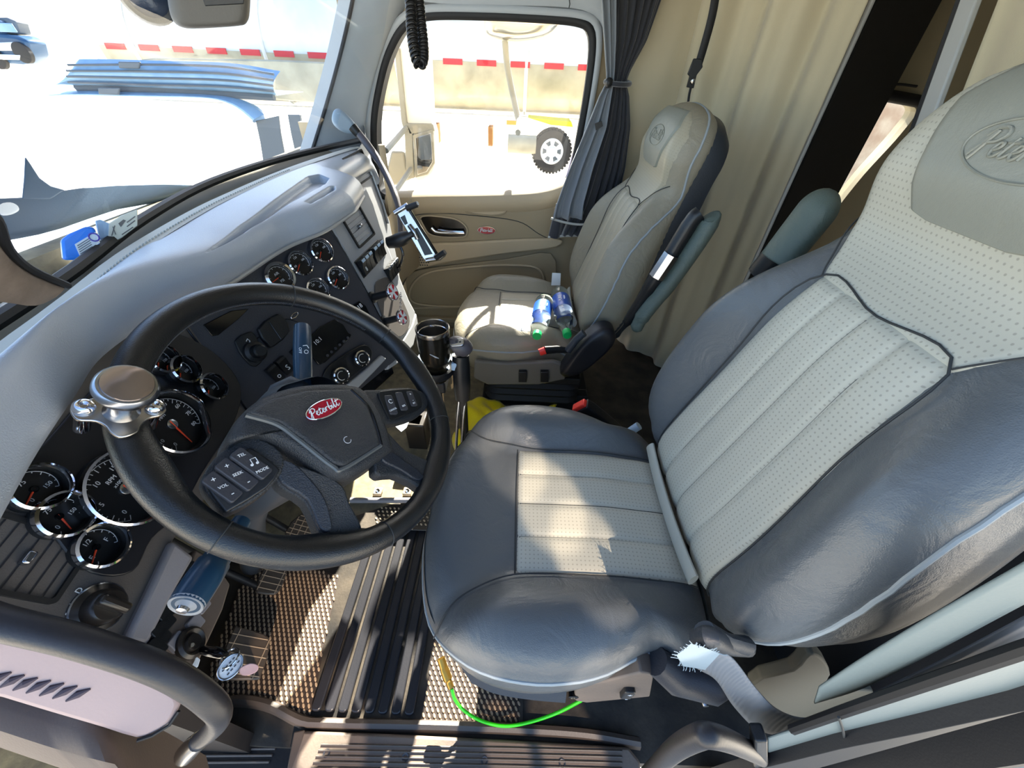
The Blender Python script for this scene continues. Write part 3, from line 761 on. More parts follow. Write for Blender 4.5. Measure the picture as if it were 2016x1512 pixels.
    # piping round the back and hard shell behind
    o3 = [V(*q) for q in resample(list(back.o) + [back.o[0]], 110)[:-1]]
    MB().tube([bp.w(q[0], q[1], back.H(*q) - .006) for q in o3], .0035, n=8, closed=True).build('piping', 'piping', bk)
    G = []
    for s_, h in ((.97, -.065), (.985, -.08), (.975, -.12), (.90, -.155), (.6, -.165), (.02, -.168)):
        G.append([bp.w(back.c[0] + (q[0] - back.c[0]) * s_, back.c[1] + (q[1] - back.c[1]) * s_, back.H(*q) * .4 + h + .02) for q in o3])
    MB().grid(G, cv=True).build('back_shell', 'seat_back_shell', root)
    # lower roll where back meets cushion
    MB().tube([bp.w(x, .012 + .012 * (x / .15) ** 2, .012) for x in np.linspace(-.14, .14, 16)], .013, n=12, flat=(bp.n, .45)).build('lower_roll', 'leather_roll', root)
    return root, cush, back, cp, bp
mat('base_navy', '#1d2733', 0.45, bump=('noise', 400, 0.15))
mat('seam_pale', '#aaa594', 0.4)  # lit ridges of the passenger seams put into a pale colour
mat('leather_roll', '#9a9a90', 0.6, bump=('noise', 60, 0.12))
mat('leather_headrest', '#7e8077', 0.42, bump=('leather', 420, 0.12))
mat('leather_light_p', '#9a9380', 0.45, bump=('noise', 60, 0.12), dots=(0.0068, 0.85))
mat('seat_base', '#2a2c33', 0.5, bump=('noise', 400, 0.2))
mat('leather_armrest', '#4d5a55', 0.5, bump=('leather', 420, 0.3))
DS = V(.418, -.31, 0.0)
drv, dc, db, dcp, dbp = build_seat('driver_seat', 'dark grey and pale leather driver seat behind the steering wheel, seen closest', DS, .52, 14)
PS = V(1.36, -.225, 0.0)
pas, pc_, pb_, pcp, pbp = build_seat('passenger_seat', 'grey leather passenger seat by the far door with water bottles on its cushion', PS, .42, 16, driver=False)

# driver seat side hardware facing the door
def put(o): return o
mb = MB()
tr = [P(x, y, x=.163) for x, y in [(1130, 1345), (1180, 1345), (1262, 1325), (1288, 1330), (1280, 1372), (1155, 1384), (1132, 1380)]]
mb.poly(tr, V(-1, 0, 0), .03); st = mb.build('side_trim', 'sill_plastic', drv, bevel=.003)
pl = Plane(P(1235, 1362, x=.161), (-1, 0, 0), (0, -1, 0))
slab('rocker_switch', rrect(pl.w(0, 0, .006), pl.x, pl.y, .018, .042, .006), pl.n, .012, 'black_plastic', st, bevel=.002)
text('switch_mark', '+', pl, 0, 0, .014, 'white_mark', st, at=pl.w(0, .012, .006)); text('switch_mark', '-', pl, 0, 0, .016, 'white_mark', st, at=pl.w(0, -.012, .006))
MB().lathe(P(1128, 1362, x=.17), (-1, 0, 0), [(.0, .0), (.009, .0), (.009, .008), (.006, .009), (.0, .004)], 20).build('valve_hole', 'black_gloss', st)
# seat base side cover, front lower corner
cu_, cl_ = [P(*q, z=.43) for q in [(895, 1285), (950, 1318), (1040, 1342), (1116, 1349)]], [P(*q, z=.37) for q in [(928, 1345), (975, 1366), (1045, 1378), (1113, 1384)]]
cu_, cl_ = resample(cr(cu_, 5), 20), resample(cr(cl_, 5), 20)
MB().grid([[q + V(.05, 0, 0) for q in cu_], cu_, [a * .5 + b * .5 + V(-.003, 0, 0) for a, b in zip(cu_, cl_)], cl_, [q + V(.08, 0, -.002) for q in cl_]]).build('base_cover', 'base_navy', drv)
# rear side: recline levers and hinge blocks beside the belt anchor
hb = MB(); hb.tube([P(1385, 1235, x=.17), P(1420, 1262, x=.165), P(1470, 1275, x=.165)], [.012, .016, .014], n=12, flat=((1, 0, 0), .6)); hb.build('recline_lever', 'seat_back_shell', drv)
mb = MB(); mb.tube([P(1290, 1300, x=.18), P(1330, 1330, x=.17), P(1400, 1345, x=.165), P(1440, 1330, x=.17)], [.02, .026, .028, .02], n=14); mb.build('hinge_cover', 'seat_base', drv)
mb = MB(); mb.lathe(P(1388, 1385, x=.16), (-1, 0, 0), [(.0, .004), (.005, .004), (.006, 0), (.006, -.01)], 12); mb.build('bolt', 'chrome_satin', drv)
# driver's folded armrest, seen beyond the shoulder of the seat
def pad(path, wdt, thick, name, m, parent):
    return MB().tube(path, wdt, n=18, flat=((0, 1, .25), thick)).build(name, m, parent, angle=180)
ar = P(1540, 500, x=.74); at_ = P(1615, 405, x=.74)
pth = resample(cr([ar + (ar - at_) * .15, ar, (ar + at_) / 2, at_, at_ + (at_ - ar) * .30], 6), 40)
MB().tube(pth, [.040 * math.sqrt(max(.01, 1 - max(0, (i - 27) / 12.2) ** 2)) for i in range(40)], n=28, flat=((0, 1, .25), .7)).build('armrest', 'leather_armrest', drv, angle=180)
MB().tube([P(1500, 540, x=.76), P(1540, 492, x=.75)], .028, n=16).build('armrest_core', 'black_plastic', drv)
# ================================================================== DASHBOARD
dash = thing('dashboard', 'grey padded dashboard with charcoal gauge panels below the windshield', 'dashboard', V(.9, .60, .35))
def itp(pts, x):
    a = np.array(pts); return V(x, np.interp(x, a[:, 0], a[:, 1]), np.interp(x, a[:, 0], a[:, 2]))
def inpoly(x, y, pg):
    c = False; j = len(pg) - 1
    for i in range(len(pg)):
        if (pg[i][1] > y) != (pg[j][1] > y) and x < (pg[j][0] - pg[i][0]) * (y - pg[i][1]) / (pg[j][1] - pg[i][1]) + pg[i][0]: c = not c
        j = i
    return c
def pdist(x, y, pg):
    p = np.array([x, y]); m = 1e9
    for i in range(len(pg)):
        a = np.array(pg[i - 1][:2]); b = np.array(pg[i][:2]); d = b - a; t = max(0, min(1, (p - a) @ d / (d @ d + 1e-12))); m = min(m, np.linalg.norm(a + d * t - p))
    return m if inpoly(x, y, pg) else -m
Wl = [(.02, .45, .90), (.12, .50, .905), (.30, .55, .905), (.444, .592, .905), (.676, .668, .905), (.936, .718, .905), (1.197, .708, .905), (1.42, .658, .905), (1.75, .56, .905)]
Sl = cr([V(.02, .40, .935), V(.10, .425, .935), V(.279, .49, .935), V(.396, .522, .935), V(.548, .568, .935), V(.745, .598, .935), V(.891, .604, .935), V(1.05, .602, .935), V(1.224, .587, .935), V(1.484, .561, .93), V(1.74, .52, .92)], 6)
_l = [P(-80, 1150, z=.885), P(0, 1000, z=.885), P(75, 870, z=.885), P(150, 760, z=.885), P(200, 690, z=.885), P(300, 622, z=.882), P(440, 555, z=.87), P(560, 480, z=.865), P(640, 447, z=.865), P(700, 408, z=.87)]
Ll = [V(.02, .30, .885)] + cr(_l, 5) + [V(1.165, .440, .872), V(1.185, .462, .875), V(1.20, .50, .878), V(1.24, .515, .878), V(1.45, .515, .875), V(1.60, .50, .87), V(1.74, .46, .86)]
def prof_z(x, zs, zl, t):
    k = sstep(.4, .68, x)
    return zl + (zs - .026 * k * t - zl) * max(0, 1 - t ** (4 + 8 * k)) ** .5 + .010 * (1 - .8 * k) * math.sin(math.pi * t)
def sz(x, y):
    s = itp(Sl, x); l = itp(Ll, x); t = max(0, min(1, (y - s[1]) / (l[1] - s[1])))
    return prof_z(x, s[2], l[2], t)
def onpad(x, y):
    z = .93
    for _ in range(12): q = P(x, y, z=z); z = .5 * z + .5 * sz(q[0], q[1])
    return q[:2]
tray = [onpad(x, y) for x, y in [(405, 497), (470, 446), (540, 394), (607, 347), (628, 343), (648, 351), (640, 362), (600, 384), (560, 406), (500, 444), (450, 476)]]
slot = [onpad(x, y) for x, y in [(588, 406), (616, 388), (650, 367), (658, 366), (658, 373), (630, 390), (598, 408)]]
G = []
xs = list(np.linspace(.03, .55, 50)) + list(np.linspace(.555, 1.14, 210)) + list(np.linspace(1.145, 1.26, 28)) + list(np.linspace(1.27, 1.49, 24)) + [1.50, 1.508, 1.515]
for x in xs:
    s = itp(Sl, x); l = itp(Ll, x); row = []; dr = .05 * (max(0, x - 1.44) / .075) ** 3; s = s - V(0, 0, dr); l = l - V(0, 0, dr)
    for t in np.linspace(0, 1, 84):
        y = s[1] + (l[1] - s[1]) * t
        z = prof_z(x, s[2], l[2], t)
        dd = sstep(-.001, .005, pdist(x, y, tray)) if .6 < x < 1.3 else 0
        d2 = sstep(-.002, .006, pdist(x, y, slot)) if .9 < x < 1.3 else 0
        row.append(V(x, y, z - .017 * dd - .014 * d2))
    row += [V(x, l[1] + .006, l[2] - .010), V(x, l[1] + .022, l[2] - .016), V(x, l[1] + .06, l[2] - .014)]
    G.append(row)
top = MB().grid(G).build('dash_pad', 'dash_top', dash, angle=60)
# chrome-like strip under the lip of the centre hood
MB().tube([itp(Ll, x) + V(0, .004, -.010) for x in np.linspace(.58, 1.165, 40)], .0045, n=8).build('trim_bead', 'dash_silver', top)
# defroster shelf at the foot of the glass, and stitched edge
G = [[itp(Wl, x) + V(0, .03, .01) for x in xs[::4]], [itp(Wl, x) for x in xs[::4]], [(itp(Wl, x) * .35 + itp(Sl, x) * .65) + V(0, 0, -.012) for x in xs[::4]], [itp(Sl, x) + V(0, .004, -.022) for x in xs[::4]]]
MB().grid(G).build('defrost_shelf', 'shelf_olive', dash)
G = [[itp(Sl, x) + V(0, .030, -.013) for x in xs[::4]], [itp(Sl, x) + V(0, .026, -.003) for x in xs[::4]], [itp(Sl, x) + V(0, .0, 0.0005) for x in xs[::4]], [itp(Sl, x) + V(0, -.01, -.001) for x in xs[::4]]]
MB().grid(G).build('pad_edge', 'pad_edge', dash)
mb = MB()
for x in np.arange(.1, 1.1, .0085):
    q = itp(Sl, x); q2 = itp(Sl, x + .005); mb.tube([q + V(0, -.001, .0012), q2 + V(0, .001, .0012)], .0012, n=5)
mb.build('edge_stitching', 'thread', top)
# --- panel planes
pA = Plane(P(265, 955, d=.55), (.05, -.9, .42)); 
pB = Plane(P(632, 492, d=.93), (-.42, -math.cos(R_(28)) * .907, math.sin(R_(28)) * .907))
pC = Plane(pB.at(679, 497), (-.12, -.93, .35))
def pslab(name, pl, px, depth, m, par, off=0.0, bev=.002, sm=0, **k):
    return slab(name, [pl.at(x, y, off) for x, y in px], pl.n, depth, m, par, bevel=bev, smooth_n=sm, **k)
def prect(name, pl, px, py, w, h, depth, m, par, off=0.0, rot=0.0, r=.003, bev=.0012, at=None):
    x = pl.x * math.cos(rot) + pl.y * math.sin(rot); y = -pl.x * math.sin(rot) + pl.y * math.cos(rot)
    c = pl.at(px, py, off) if at is None else at
    return slab(name, rrect(c, x, y, w, h, r), pl.n, depth, m, par, bevel=bev)
PA = pslab('cluster_panel', pA, [(-150, 1000), (-150, 1285), (0, 1295), (130, 1325), (247, 1262), (342, 1062), (420, 960), (530, 872), (335, 585), (250, 560), (150, 640), (30, 820)], .02, 'charcoal_lit', dash)
PB = pslab('centre_panel', pB, [(330, 585), (440, 520), (560, 450), (648, 430), (679, 497), (766, 656), (790, 700), (700, 775), (640, 830), (590, 900), (530, 872)], .02, 'charcoal', dash)
PC = pslab('switch_panel', pC, [(644, 430), (690, 395), (720, 365), (736, 400), (750, 446), (782, 530), (806, 590), (820, 616), (812, 645), (790, 676), (772, 666), (679, 497)], .05, 'grey_plastic', dash, bev=.008)
pslab('valve_recess', pC, [(738, 562), (752, 548), (772, 552), (802, 612), (806, 640), (790, 662), (768, 652), (745, 600)], .003, 'charcoal_lit', PC, off=.003, bev=.001, sm=3)
# seams between the panels
MB().tube([pA.at(335, 590, .001), pA.at(370, 650, .001), pA.at(440, 740, .001), pA.at(530, 872, .001)], .0018, n=6).build('panel_seam', 'black_gloss', PA)
MB().tube([pB.at(648, 450, .001), pB.at(679, 497, .001), pB.at(720, 570, .001), pB.at(764, 654, .001)], .0015, n=6).build('panel_seam', 'black_gloss', PB)
MB().tube(cr([pB.at(x, y, .001) for x, y in [(500, 672), (540, 640), (565, 628), (600, 640)]], 4), .0012, n=6).build('panel_crease', 'black_plastic', PB)
# dark recessed field of the instrument cluster
clus = pslab('cluster_bezel', pA, [(35, 930), (90, 870), (180, 770), (300, 655), (360, 660), (430, 700), (474, 760), (462, 830), (400, 930), (355, 1010), (300, 1060), (262, 1125), (180, 1128), (110, 1060)], .004, 'cluster_black', PA, off=.0045, bev=.002, sm=4)
# ---------------- gauges
def gauge(pl, px, py, r, par, big=False, deep=.0, nums=None, needle=200, ring='chrome', label=None, rw=.0028, cut=False, sweep=(225, -45)):
    c = pl.at(px, py, .0085 + deep)
    mb = MB()
    prof = [(r * .96, -.004), (r * .96, .002), (r, .006), (r + rw, .004), (r + rw * 1.1, -.004)]
    if cut:
        n = 64; G = []
        for rr, h in prof:
            row = []
            for k in range(n):
                a = 2 * math.pi * k / n; ex, ey = math.cos(a), math.sin(a); q = rr
                dcut = ex * cut[0] + ey * cut[1]
                if dcut > .1: q = min(rr, rr * cut[2] / dcut)
                row.append(c + (pl.x * ex + pl.y * ey) * q + pl.n * h)
            G.append(row)
        mb.grid(G, cv=True)
    else: mb.lathe(c, pl.n, prof, 40)
    g = mb.build('gauge', ring, par)
    if label: g['label'] = label
    b = c + pl.n * (-.0035 - deep)
    d = MB(); d.lathe(b, pl.n, [(r * .97, 0), (0.0001, 0)], 40); d.build('dial', 'dial_black', g)
    if deep: MB().lathe(b, pl.n, [(r * 1.02, deep), (r * .955, deep + .003), (r * .95, 0.0002), (r * 1.05, -.004), (r * 1.05, deep)], 40).build('gauge_well', 'black_plastic', g)
    mk = MB(); N = 31 if big else 13
    a0, a1 = sweep
    for k in range(N):
        a = R_(a0 + (a1 - a0) * k / (N - 1)); e = pl.x * math.cos(a) + pl.y * math.sin(a); t = np.cross(pl.n, e); L = .12 if k % 3 == 0 else .06
        mk.box(b + e * r * (.84 - L / 2) + pl.n * .0006, (r * L, .0009 if big else .0008, .0004), np.array([e, t, pl.n]))
    mk.tube([b + (pl.x * math.cos(R_(q)) + pl.y * math.sin(R_(q))) * r * .86 + pl.n * .0006 for q in np.linspace(a0, a1, 40)], .0004, n=4)
    mk.build('tick_marks', 'dial_mark', g)
    if nums:
        for s_, a, q, z in nums:
            e = (pl.x * math.cos(R_(a)) + pl.y * math.sin(R_(a))) * r * q
            text('numeral', s_, pl, 0, 0, z * r, 'dial_mark', g, at=b + e, off=.0006)
    e = pl.x * math.cos(R_(needle)) + pl.y * math.sin(R_(needle))
    nd_ = MB(); nd_.tube([b - e * r * .12 + pl.n * .0018, b + e * r * .8 + pl.n * .0018], [.0018 if big else .0013, .0007], n=6); nd_.build('needle', 'needle_red', g)
    MB().lathe(b, pl.n, [(r * .16, 0), (r * .16, .0022), (r * .13, .003), (0.0001, .003)], 20).build('needle_hub', 'black_gloss' if not big else 'chrome_satin', g)
    return g
bignum = [(str(v), 225 - 270 * i / 8, .66, .17) for i, v in enumerate((0, 10, 20, 30, 40, 50, 60, 70, 80))]
tach = [(s_, 215 - 250 * i / 5, .62, .17) for i, s_ in enumerate(('0', '5', '10', '15', '20', '25'))]
gauge(pA, 263, 956, .052, clus, True, .012, tach + [('RPM', 90, .40, .15), ('x100', 90, .22, .12)], 262, label='large tachometer with red needle')
gauge(pA, 352, 830, .050, clus, True, .012, bignum + [('MPH', 90, .35, .13)], 262, cut=(math.cos(R_(-40)), math.sin(R_(-40)), .82), label='large speedometer with cut corner and red needle')
sm4 = [('0', 215, .5, .3), ('75', 90, .5, .3), ('150', -30, .5, .26)]
for x, y, n_ in ((80, 958, 200), (130, 1012, 250), (203, 1073, 205)): gauge(pA, x, y, .0250, clus, deep=.010, nums=[('E', 200, .5, .34), ('F', -15, .5, .34), ('1/2', 90, .45, .3)] if y == 1073 else sm4, needle=n_)
for x, y in ((322, 706), (365, 727), (420, 761)): gauge(pA, x, y, .0225, clus, deep=.010, nums=sm4, needle=215)
oil = [('60', 180, .5, .26), ('120', 90, .55, .26), ('180', 10, .5, .24)]
gauge(pB, 551, 545, .026, PB, nums=[('AIR', 90, .3, .3), ('PSI', -90, .35, .3)], needle=180, rw=.006, label='round display gauge with thick chrome ring')
for x, y, n_ in ((591, 518, 210), (633, 493, 215), (665, 547, 205), (626, 571, 215)): gauge(pB, x, y, .0255, PB, nums=oil, needle=n_)
# ---------------- vents
def vent(pl, px, py, w, h, par, rot=0.0, n=5, m='vent_black', knob=True, horiz=True):
    x = pl.x * math.cos(rot) + pl.y * math.sin(rot); y = -pl.x * math.sin(rot) + pl.y * math.cos(rot); c = pl.at(px, py, .001)
    fr = MB(); o = rrect(c + pl.n * .004, x, y, w, h, .006); i_ = rrect(c + pl.n * .004, x, y, w - .010, h - .010, .004); i2 = [q - pl.n * .018 for q in i_]
    fr.grid([[q - pl.n * .006 for q in o], o, i_, i2, [c - pl.n * .014 + (q - c - pl.n * -.014) * .01 for q in i2]], cv=True); f = fr.build('air_vent', m, par)
    sl = MB(); a = np.array([x, y, pl.n])
    for k in range(n):
        t = (k + .5) / n - .5
        cc = c + (y * t * (h - .014) if horiz else x * t * (w - .014)) - pl.n * .003
        ax = np.array([x, nrm(y * .35 + pl.n), nrm(y - pl.n * .35)]) if horiz else np.array([y, nrm(x * .35 + pl.n), nrm(x - pl.n * .35)])
        sl.box(cc, ((w if horiz else h) - .012, .007, .0014), ax)
    sl.build('vent_slats', 'vent_slat', f)
    if knob: sb = MB(); sb.box(c + pl.n * .004, (.014, .008, .012), a); sb.build('vent_tab', 'chrome_satin', f, bevel=.002)
    return f
vent(pC, 706, 446, .105, .085, PC, n=6)
vent(pA, 50, 1100, .075, .10, PA, rot=R_(8), n=7)
# passenger side panel
pD = Plane(V(1.45, .508, .80), (-.05, -.96, .28))
PD = pslab('passenger_panel', pD, [(655, 345), (690, 300), (713, 298), (728, 325), (752, 390), (768, 435), (785, 520), (800, 640), (770, 600), (740, 500), (700, 430)], .05, 'grey_plastic', dash, bev=.008)
vent(pD, 705, 331, .16, .085, PD, n=5)
MB().tube([pD.at(x, y, .004) for x, y in [(717, 310), (735, 350), (755, 405), (764, 440)]], .004, n=8).build('trim_bead', 'dash_silver', PD)
G = [[V(1.24, .47, z), V(1.40, .50, z), V(1.60, .50, z), V(1.78, .47, z)] for z in (.70, .62, .50, .40)]
MB().grid(G).build('glove_panel', 'tan_panel', dash)
# ---------------- rocker switches
def rocker(pl, px, py, w, h, par, mark=None, top='sky_plastic', at=None, rot=0.0):
    c = pl.at(px, py, .002) if at is None else at
    x = pl.x * math.cos(rot) + pl.y * math.sin(rot); y = -pl.x * math.sin(rot) + pl.y * math.cos(rot)
    mb = MB(); prof = [(-h / 2, .001), (-h / 2, .006), (0, .010), (h / 2 - .006, .018), (h / 2, .016), (h / 2, .001)]
    mb.grid([[c + x * s_ * w / 2 + y * a + pl.n * b for a, b in prof] for s_ in (-1, 1)])
    for s_ in (-1, 1): k = len(mb.v); mb.v += [tuple(c + x * s_ * w / 2 + y * a + pl.n * b) for a, b in prof]; mb.f.append(tuple(range(k, k + 6))); mb.m.append(0)
    o = mb.build('rocker_switch', 'black_plastic', par, bevel=.001)
    if top: t = MB(); t.box(c + y * (h / 2 - .004) + pl.n * .0175, (w * .82, .008, .002), np.array([x, y, pl.n])); t.build('switch_cap', top, o, bevel=.001)
    if mark: text('switch_icon', mark, pl, 0, 0, w * .8, 'white_mark', o, at=c - y * h * .15 + pl.n * .011)
    return o
prect('switch_well', pC, 731, 508, .155, .048, .003, 'black_plastic', PC, off=.002)
for k in range(6):
    c = pC.at(731, 508, .002) + pC.x * (-.062 + .0225 * k + (.012 if k > 2 else 0)); rocker(pC, 0, 0, .020, .042, PC, mark='8' if k == 0 else None, at=c)
for k in range(4):
    c = pC.at(771, 532, .002) + pC.x * (-.03 + .02 * k); rocker(pC, 0, 0, .017, .04, PC, at=c, top='chrome_satin')
# valve knobs with the white cross on red
def cross_knob(px, py, r, length, red, lab):
    c = pC.at(px, py, .0); s = MB()
    s.lathe(c, pC.n, [(.016, 0), (.016, .006), (.010, .008), (.009, length - .006), (.014, length - .004), (.014, length)], 20); k = s.build('pull_knob', 'black_plastic', dash); k['label'] = lab
    f = c + pC.n * length
    MB().lathe(f, pC.n, [(.001, 0), (r, 0), (r + .001, .003), (r, .008), (r - .003, .0085), (.0005, .0085)], 36).build('knob_face', red, k)
    MB().lathe(f, pC.n, [(r - .0012, .009), (r + .0008, .0092), (r + .002, .006), (r + .001, .001)], 36).build('knob_rim', 'chrome', k)
    cm = MB()
    for q in range(4):
        a = R_(90 * q); e = pC.x * math.cos(a) + pC.y * math.sin(a); t = np.cross(pC.n, e); b = f + pC.n * .0092
        cm.poly([b + t * r * .10, b + e * r * .5 + t * r * .2, b + e * r * .86 + t * r * .40, b + e * r * .86 - t * r * .40, b + e * r * .5 - t * r * .2, b - t * r * .10], pC.n, .0008)
    cm.build('cross_emblem', 'white_mark', k)
    return k
kb1 = cross_knob(732, 586, .0215, .062, 'knob_red', 'upper red pull knob with white cross')
kb2 = cross_knob(755, 633, .020, .056, 'knob_red', 'lower red pull knob with white cross')
ch = MB()
for i in range(9):
    q = pC.at(789, 578 + i * 4, .055 - abs(i - 4) * .0); ch.tube([q + V(math.cos(a) * .003, math.sin(a) * .003 * (i % 2), math.sin(a) * .004) for a in np.linspace(0, 2 * math.pi, 9)[:-1]], .0007, n=5, closed=True)
ch.build('knob_chain', 'chrome_satin', kb1)
# ---------------- centre controls
rad = pslab('radio', pB, [(605, 668), (660, 628), (686, 655), (690, 665), (640, 714), (622, 712)], .006, 'black_gloss', PB, off=.008, bev=.002, sm=2)
text('radio_display', '10:1', pB, 622, 672, .014, 'white_mark', rad, off=.0092); 
for k in range(6): MB().lathe(pB.at(644 + k * 8, 700 - k * 7.0, .008), pB.n, [(.0035, 0), (.0035, .003), (.0001, .0035)], 12).build('radio_button', 'charcoal', rad)
warn = pslab('warning_display', pB, [(688, 615), (708, 592), (728, 618), (712, 640)], .004, 'black_gloss', PB, off=.005, bev=.001, sm=2)
text('warning_text', '18', pB, 706, 604, .016, 'white_mark', warn, off=.0062); text('warning_text', 'V1', pB, 712, 622, .012, 'white_mark', warn, off=.0062)
pod = pslab('climate_pod', pB, [(636, 740), (650, 718), (690, 690), (718, 678), (733, 690), (728, 712), (690, 745), (660, 765), (640, 762)], .006, 'black_plastic', PB, off=.008, bev=.003, sm=3)
for x, y in ((666, 740), (707, 706)):
    k = MB(); c = pB.at(x, y, .008); k.lathe(c, pB.n, [(.020, 0), (.0195, .012), (.017, .016), (.0001, .016)], 32); kk = k.build('climate_knob', 'black_plastic', PB)
    MB().lathe(c, pB.n, [(.0165, .0155), (.0175, .0175), (.0205, .016), (.0205, .010)], 36).build('knob_ring', 'chrome', kk)
    cc = c + pB.n * .0165; MB().tube([cc + (pB.x * math.cos(a) + pB.y * math.sin(a)) * .011 for a in np.linspace(.6, 4.6, 20)], .0007, n=5).build('knob_scale', 'white_mark', kk)
ob = MB(); ob.tube(ellipse(pB.at(580, 621, .001), pB.x, pB.y, .010, .004), .0012, n=6, closed=True); ob.build('slot_rim', 'chrome', PB)
pslab('storage_recess', pB, [(400, 640), (455, 612), (490, 608), (470, 628), (430, 660), (418, 662)], .003, 'black_gloss', PB, off=.0035, bev=.001)
sb = pslab('dark_switch_block', pB, [(508, 648), (538, 622), (555, 620), (572, 652), (540, 682), (528, 680)], .012, 'black_plastic', PB, off=.012, bev=.003, sm=2)
MB().tube([pB.at(530, 634, .013), pB.at(553, 668, .013)], .001, n=5).build('switch_gap', 'black_gloss', sb)
mk_ = pslab('mirror_control', pB, [(462, 672), (488, 654), (502, 658), (520, 700), (505, 722), (486, 712)], .006, 'black_plastic', PB, off=.007, bev=.002, sm=2)
c = pB.at(500, 693, .006); k = MB(); k.lathe(c, pB.n, [(.022, 0), (.021, .012), (.014, .015), (.013, .034), (.010, .037), (.0001, .037)], 32); k.build('round_knob', 'black_plastic', mk_)
MB().tube([pB.at(485, 672, .008), pB.at(487, 667, .008), pB.at(492, 671, .008), pB.at(490, 678, .008)], .0009, n=5).build('control_icon', 'white_mark', mk_)
for i, (x, y) in enumerate(((540, 736), (558, 720), (588, 700))): rocker(pB, x, y, .021, .040, PB, mark=('o', 'S', None)[i], top=None)
# light grey bar under the centre panel and dark slot under it
bar = MB(); bar.poly([pB.at(x, y, .010) for x, y in [(684, 757), (720, 728), (752, 699), (762, 706), (735, 735), (700, 770)]], pB.n, .03); bar.build('lower_trim', 'grey_plastic', dash, bevel=.004)
bar = MB(); bar.poly([pC.at(x, y, .002) for x, y in [(762, 706), (790, 676), (812, 640), (820, 616), (824, 640), (815, 680), (785, 715), (765, 728)]], pC.n, .03); bar.build('lower_trim', 'grey_plastic', dash, bevel=.004)
pslab('storage_slot', pB, [(700, 770), (735, 735), (770, 712), (776, 735), (735, 772), (712, 800)], .02, 'black_gloss', dash, off=-.01)
# ---------------- lower left of the cluster: headlight knob, icons, trim and switch row
c = pA.at(192, 1198, .0); hk = MB(); hk.lathe(c, pA.n, [(.028, 0), (.028, .003), (.021, .007), (.019, .022), (.016, .025), (.0001, .025)], 36); hkn = hk.build('headlight_knob', 'brown_black', PA)
MB().lathe(c, pA.n, [(.0275, .0035), (.029, .0025), (.0295, 0)], 40).build('knob_ring', 'chrome_satin', hkn)
rz = MB(); rz.box(c + pA.n * .030, (.012, .036, .016), np.array([pA.x, pA.y, pA.n])); rz.build('knob_grip', 'brown_black', hkn, bevel=.004)
for s_, x, y in (('D', 155, 1163), ('x', 141, 1187), ('o', 131, 1208), ('*', 223, 1222)): text('light_icon', s_, pA, x, y, .009, 'white_mark', PA)
lt = MB(); lt.poly([pA.at(x, y, .012) for x, y in [(342, 1062), (385, 1096), (345, 1165), (292, 1272), (247, 1262), (296, 1160)]], pA.n, .03); ltr = lt.build('side_trim', 'mid_grey_trim', dash, bevel=.006)
kp = Plane(pA.at(330, 1200, -.005), (.25, -.75, .35))
sw = pslab('lower_switch_panel', kp, [(385, 1080), (420, 1100), (455, 1150), (440, 1200), (410, 1265), (390, 1310), (330, 1330), (285, 1290), (292, 1272), (345, 1165)], .03, 'sill_plastic', dash, bev=.004)
for k, (x, y) in enumerate(((372, 1125), (356, 1160), (336, 1200), (324, 1232), (314, 1262), (306, 1288))):
    prect('switch_button', kp, x, y, .034, .017, .010, 'black_plastic', sw, off=.008, rot=R_(-20))
for k, (x, y) in enumerate(((412, 1150), (400, 1190), (388, 1225), (352, 1262))):
    prect('switch_button', kp, x, y, .022, .020, .008, 'mid_grey_trim', sw, off=.006, rot=R_(-20))
ig = MB(); ig.lathe(kp.at(372, 1268, .004), kp.n, [(.021, 0), (.021, .006), (.017, .009), (.012, .006), (.010, .010), (.0001, .010)], 32); ig.build('ignition_switch', 'brown_black', sw)
# underside of the dash, hiding the firewall
G = [[V(.10, .50, .62), V(.4, .53, .60), V(.62, .50, .50), V(.85, .46, .45), V(1.2, .48, .42), V(1.8, .5, .40)], [V(.10, .80, .45), V(.4, .80, .42), V(.62, .80, .38), V(.85, .80, .35), V(1.2, .80, .33), V(1.8, .80, .33)]]
MB().grid(G).build('under_panel', 'black_plastic', dash)
# ================================================================== STEERING WHEEL
WC = V(.414, .284, .762)
pW = Plane(WC, (-.0731, -.6369, .7675), (.223, -.124, -.082))
wheel = thing('steering_wheel', 'black leather four-spoke steering wheel with red oval badge', 'steering wheel', WC)
RM = .2286 - .0175
def rimpt(a, dr=0.0, dn=0.0): return pW.w((RM + dr) * math.cos(a), (RM + dr) * math.sin(a), dn)
N = 160
rim = MB(); G = []
for i in range(N):
    a = 2 * math.pi * i / N; row = []
    e = pW.x * math.cos(a) + pW.y * math.sin(a)
    # thumb swell near the spokes
    sw_ = max(math.exp(-((math.degrees(math.atan2(math.sin(a - R_(s0)), math.cos(a - R_(s0))))) / 13) ** 2) for s0 in (0, 180, 238, 302))
    for k in range(18):
        b = 2 * math.pi * k / 18; r = .0175
        rin = r * (1 + .45 * sw_ * max(0, -math.cos(b)))
        row.append(pW.p + e * (RM + rin * math.cos(b)) + pW.n * (r * math.sin(b)))
    G.append(row)
rm = rim.grid(G, cu=True, cv=True).build('rim', 'wheel_leather', wheel, angle=180)
for s0 in (25, 72, 155, 208, 262, 330):
    a = R_(s0); e = pW.x * math.cos(a) + pW.y * math.sin(a)
    MB().tube([pW.p + e * (RM + .0178 * math.cos(b)) + pW.n * .0178 * math.sin(b) for b in np.linspace(0, 2 * math.pi, 25)[:-1]], .0008, n=5, closed=True).build('rim_seam', 'seam_dark', rm)
st_ = MB()
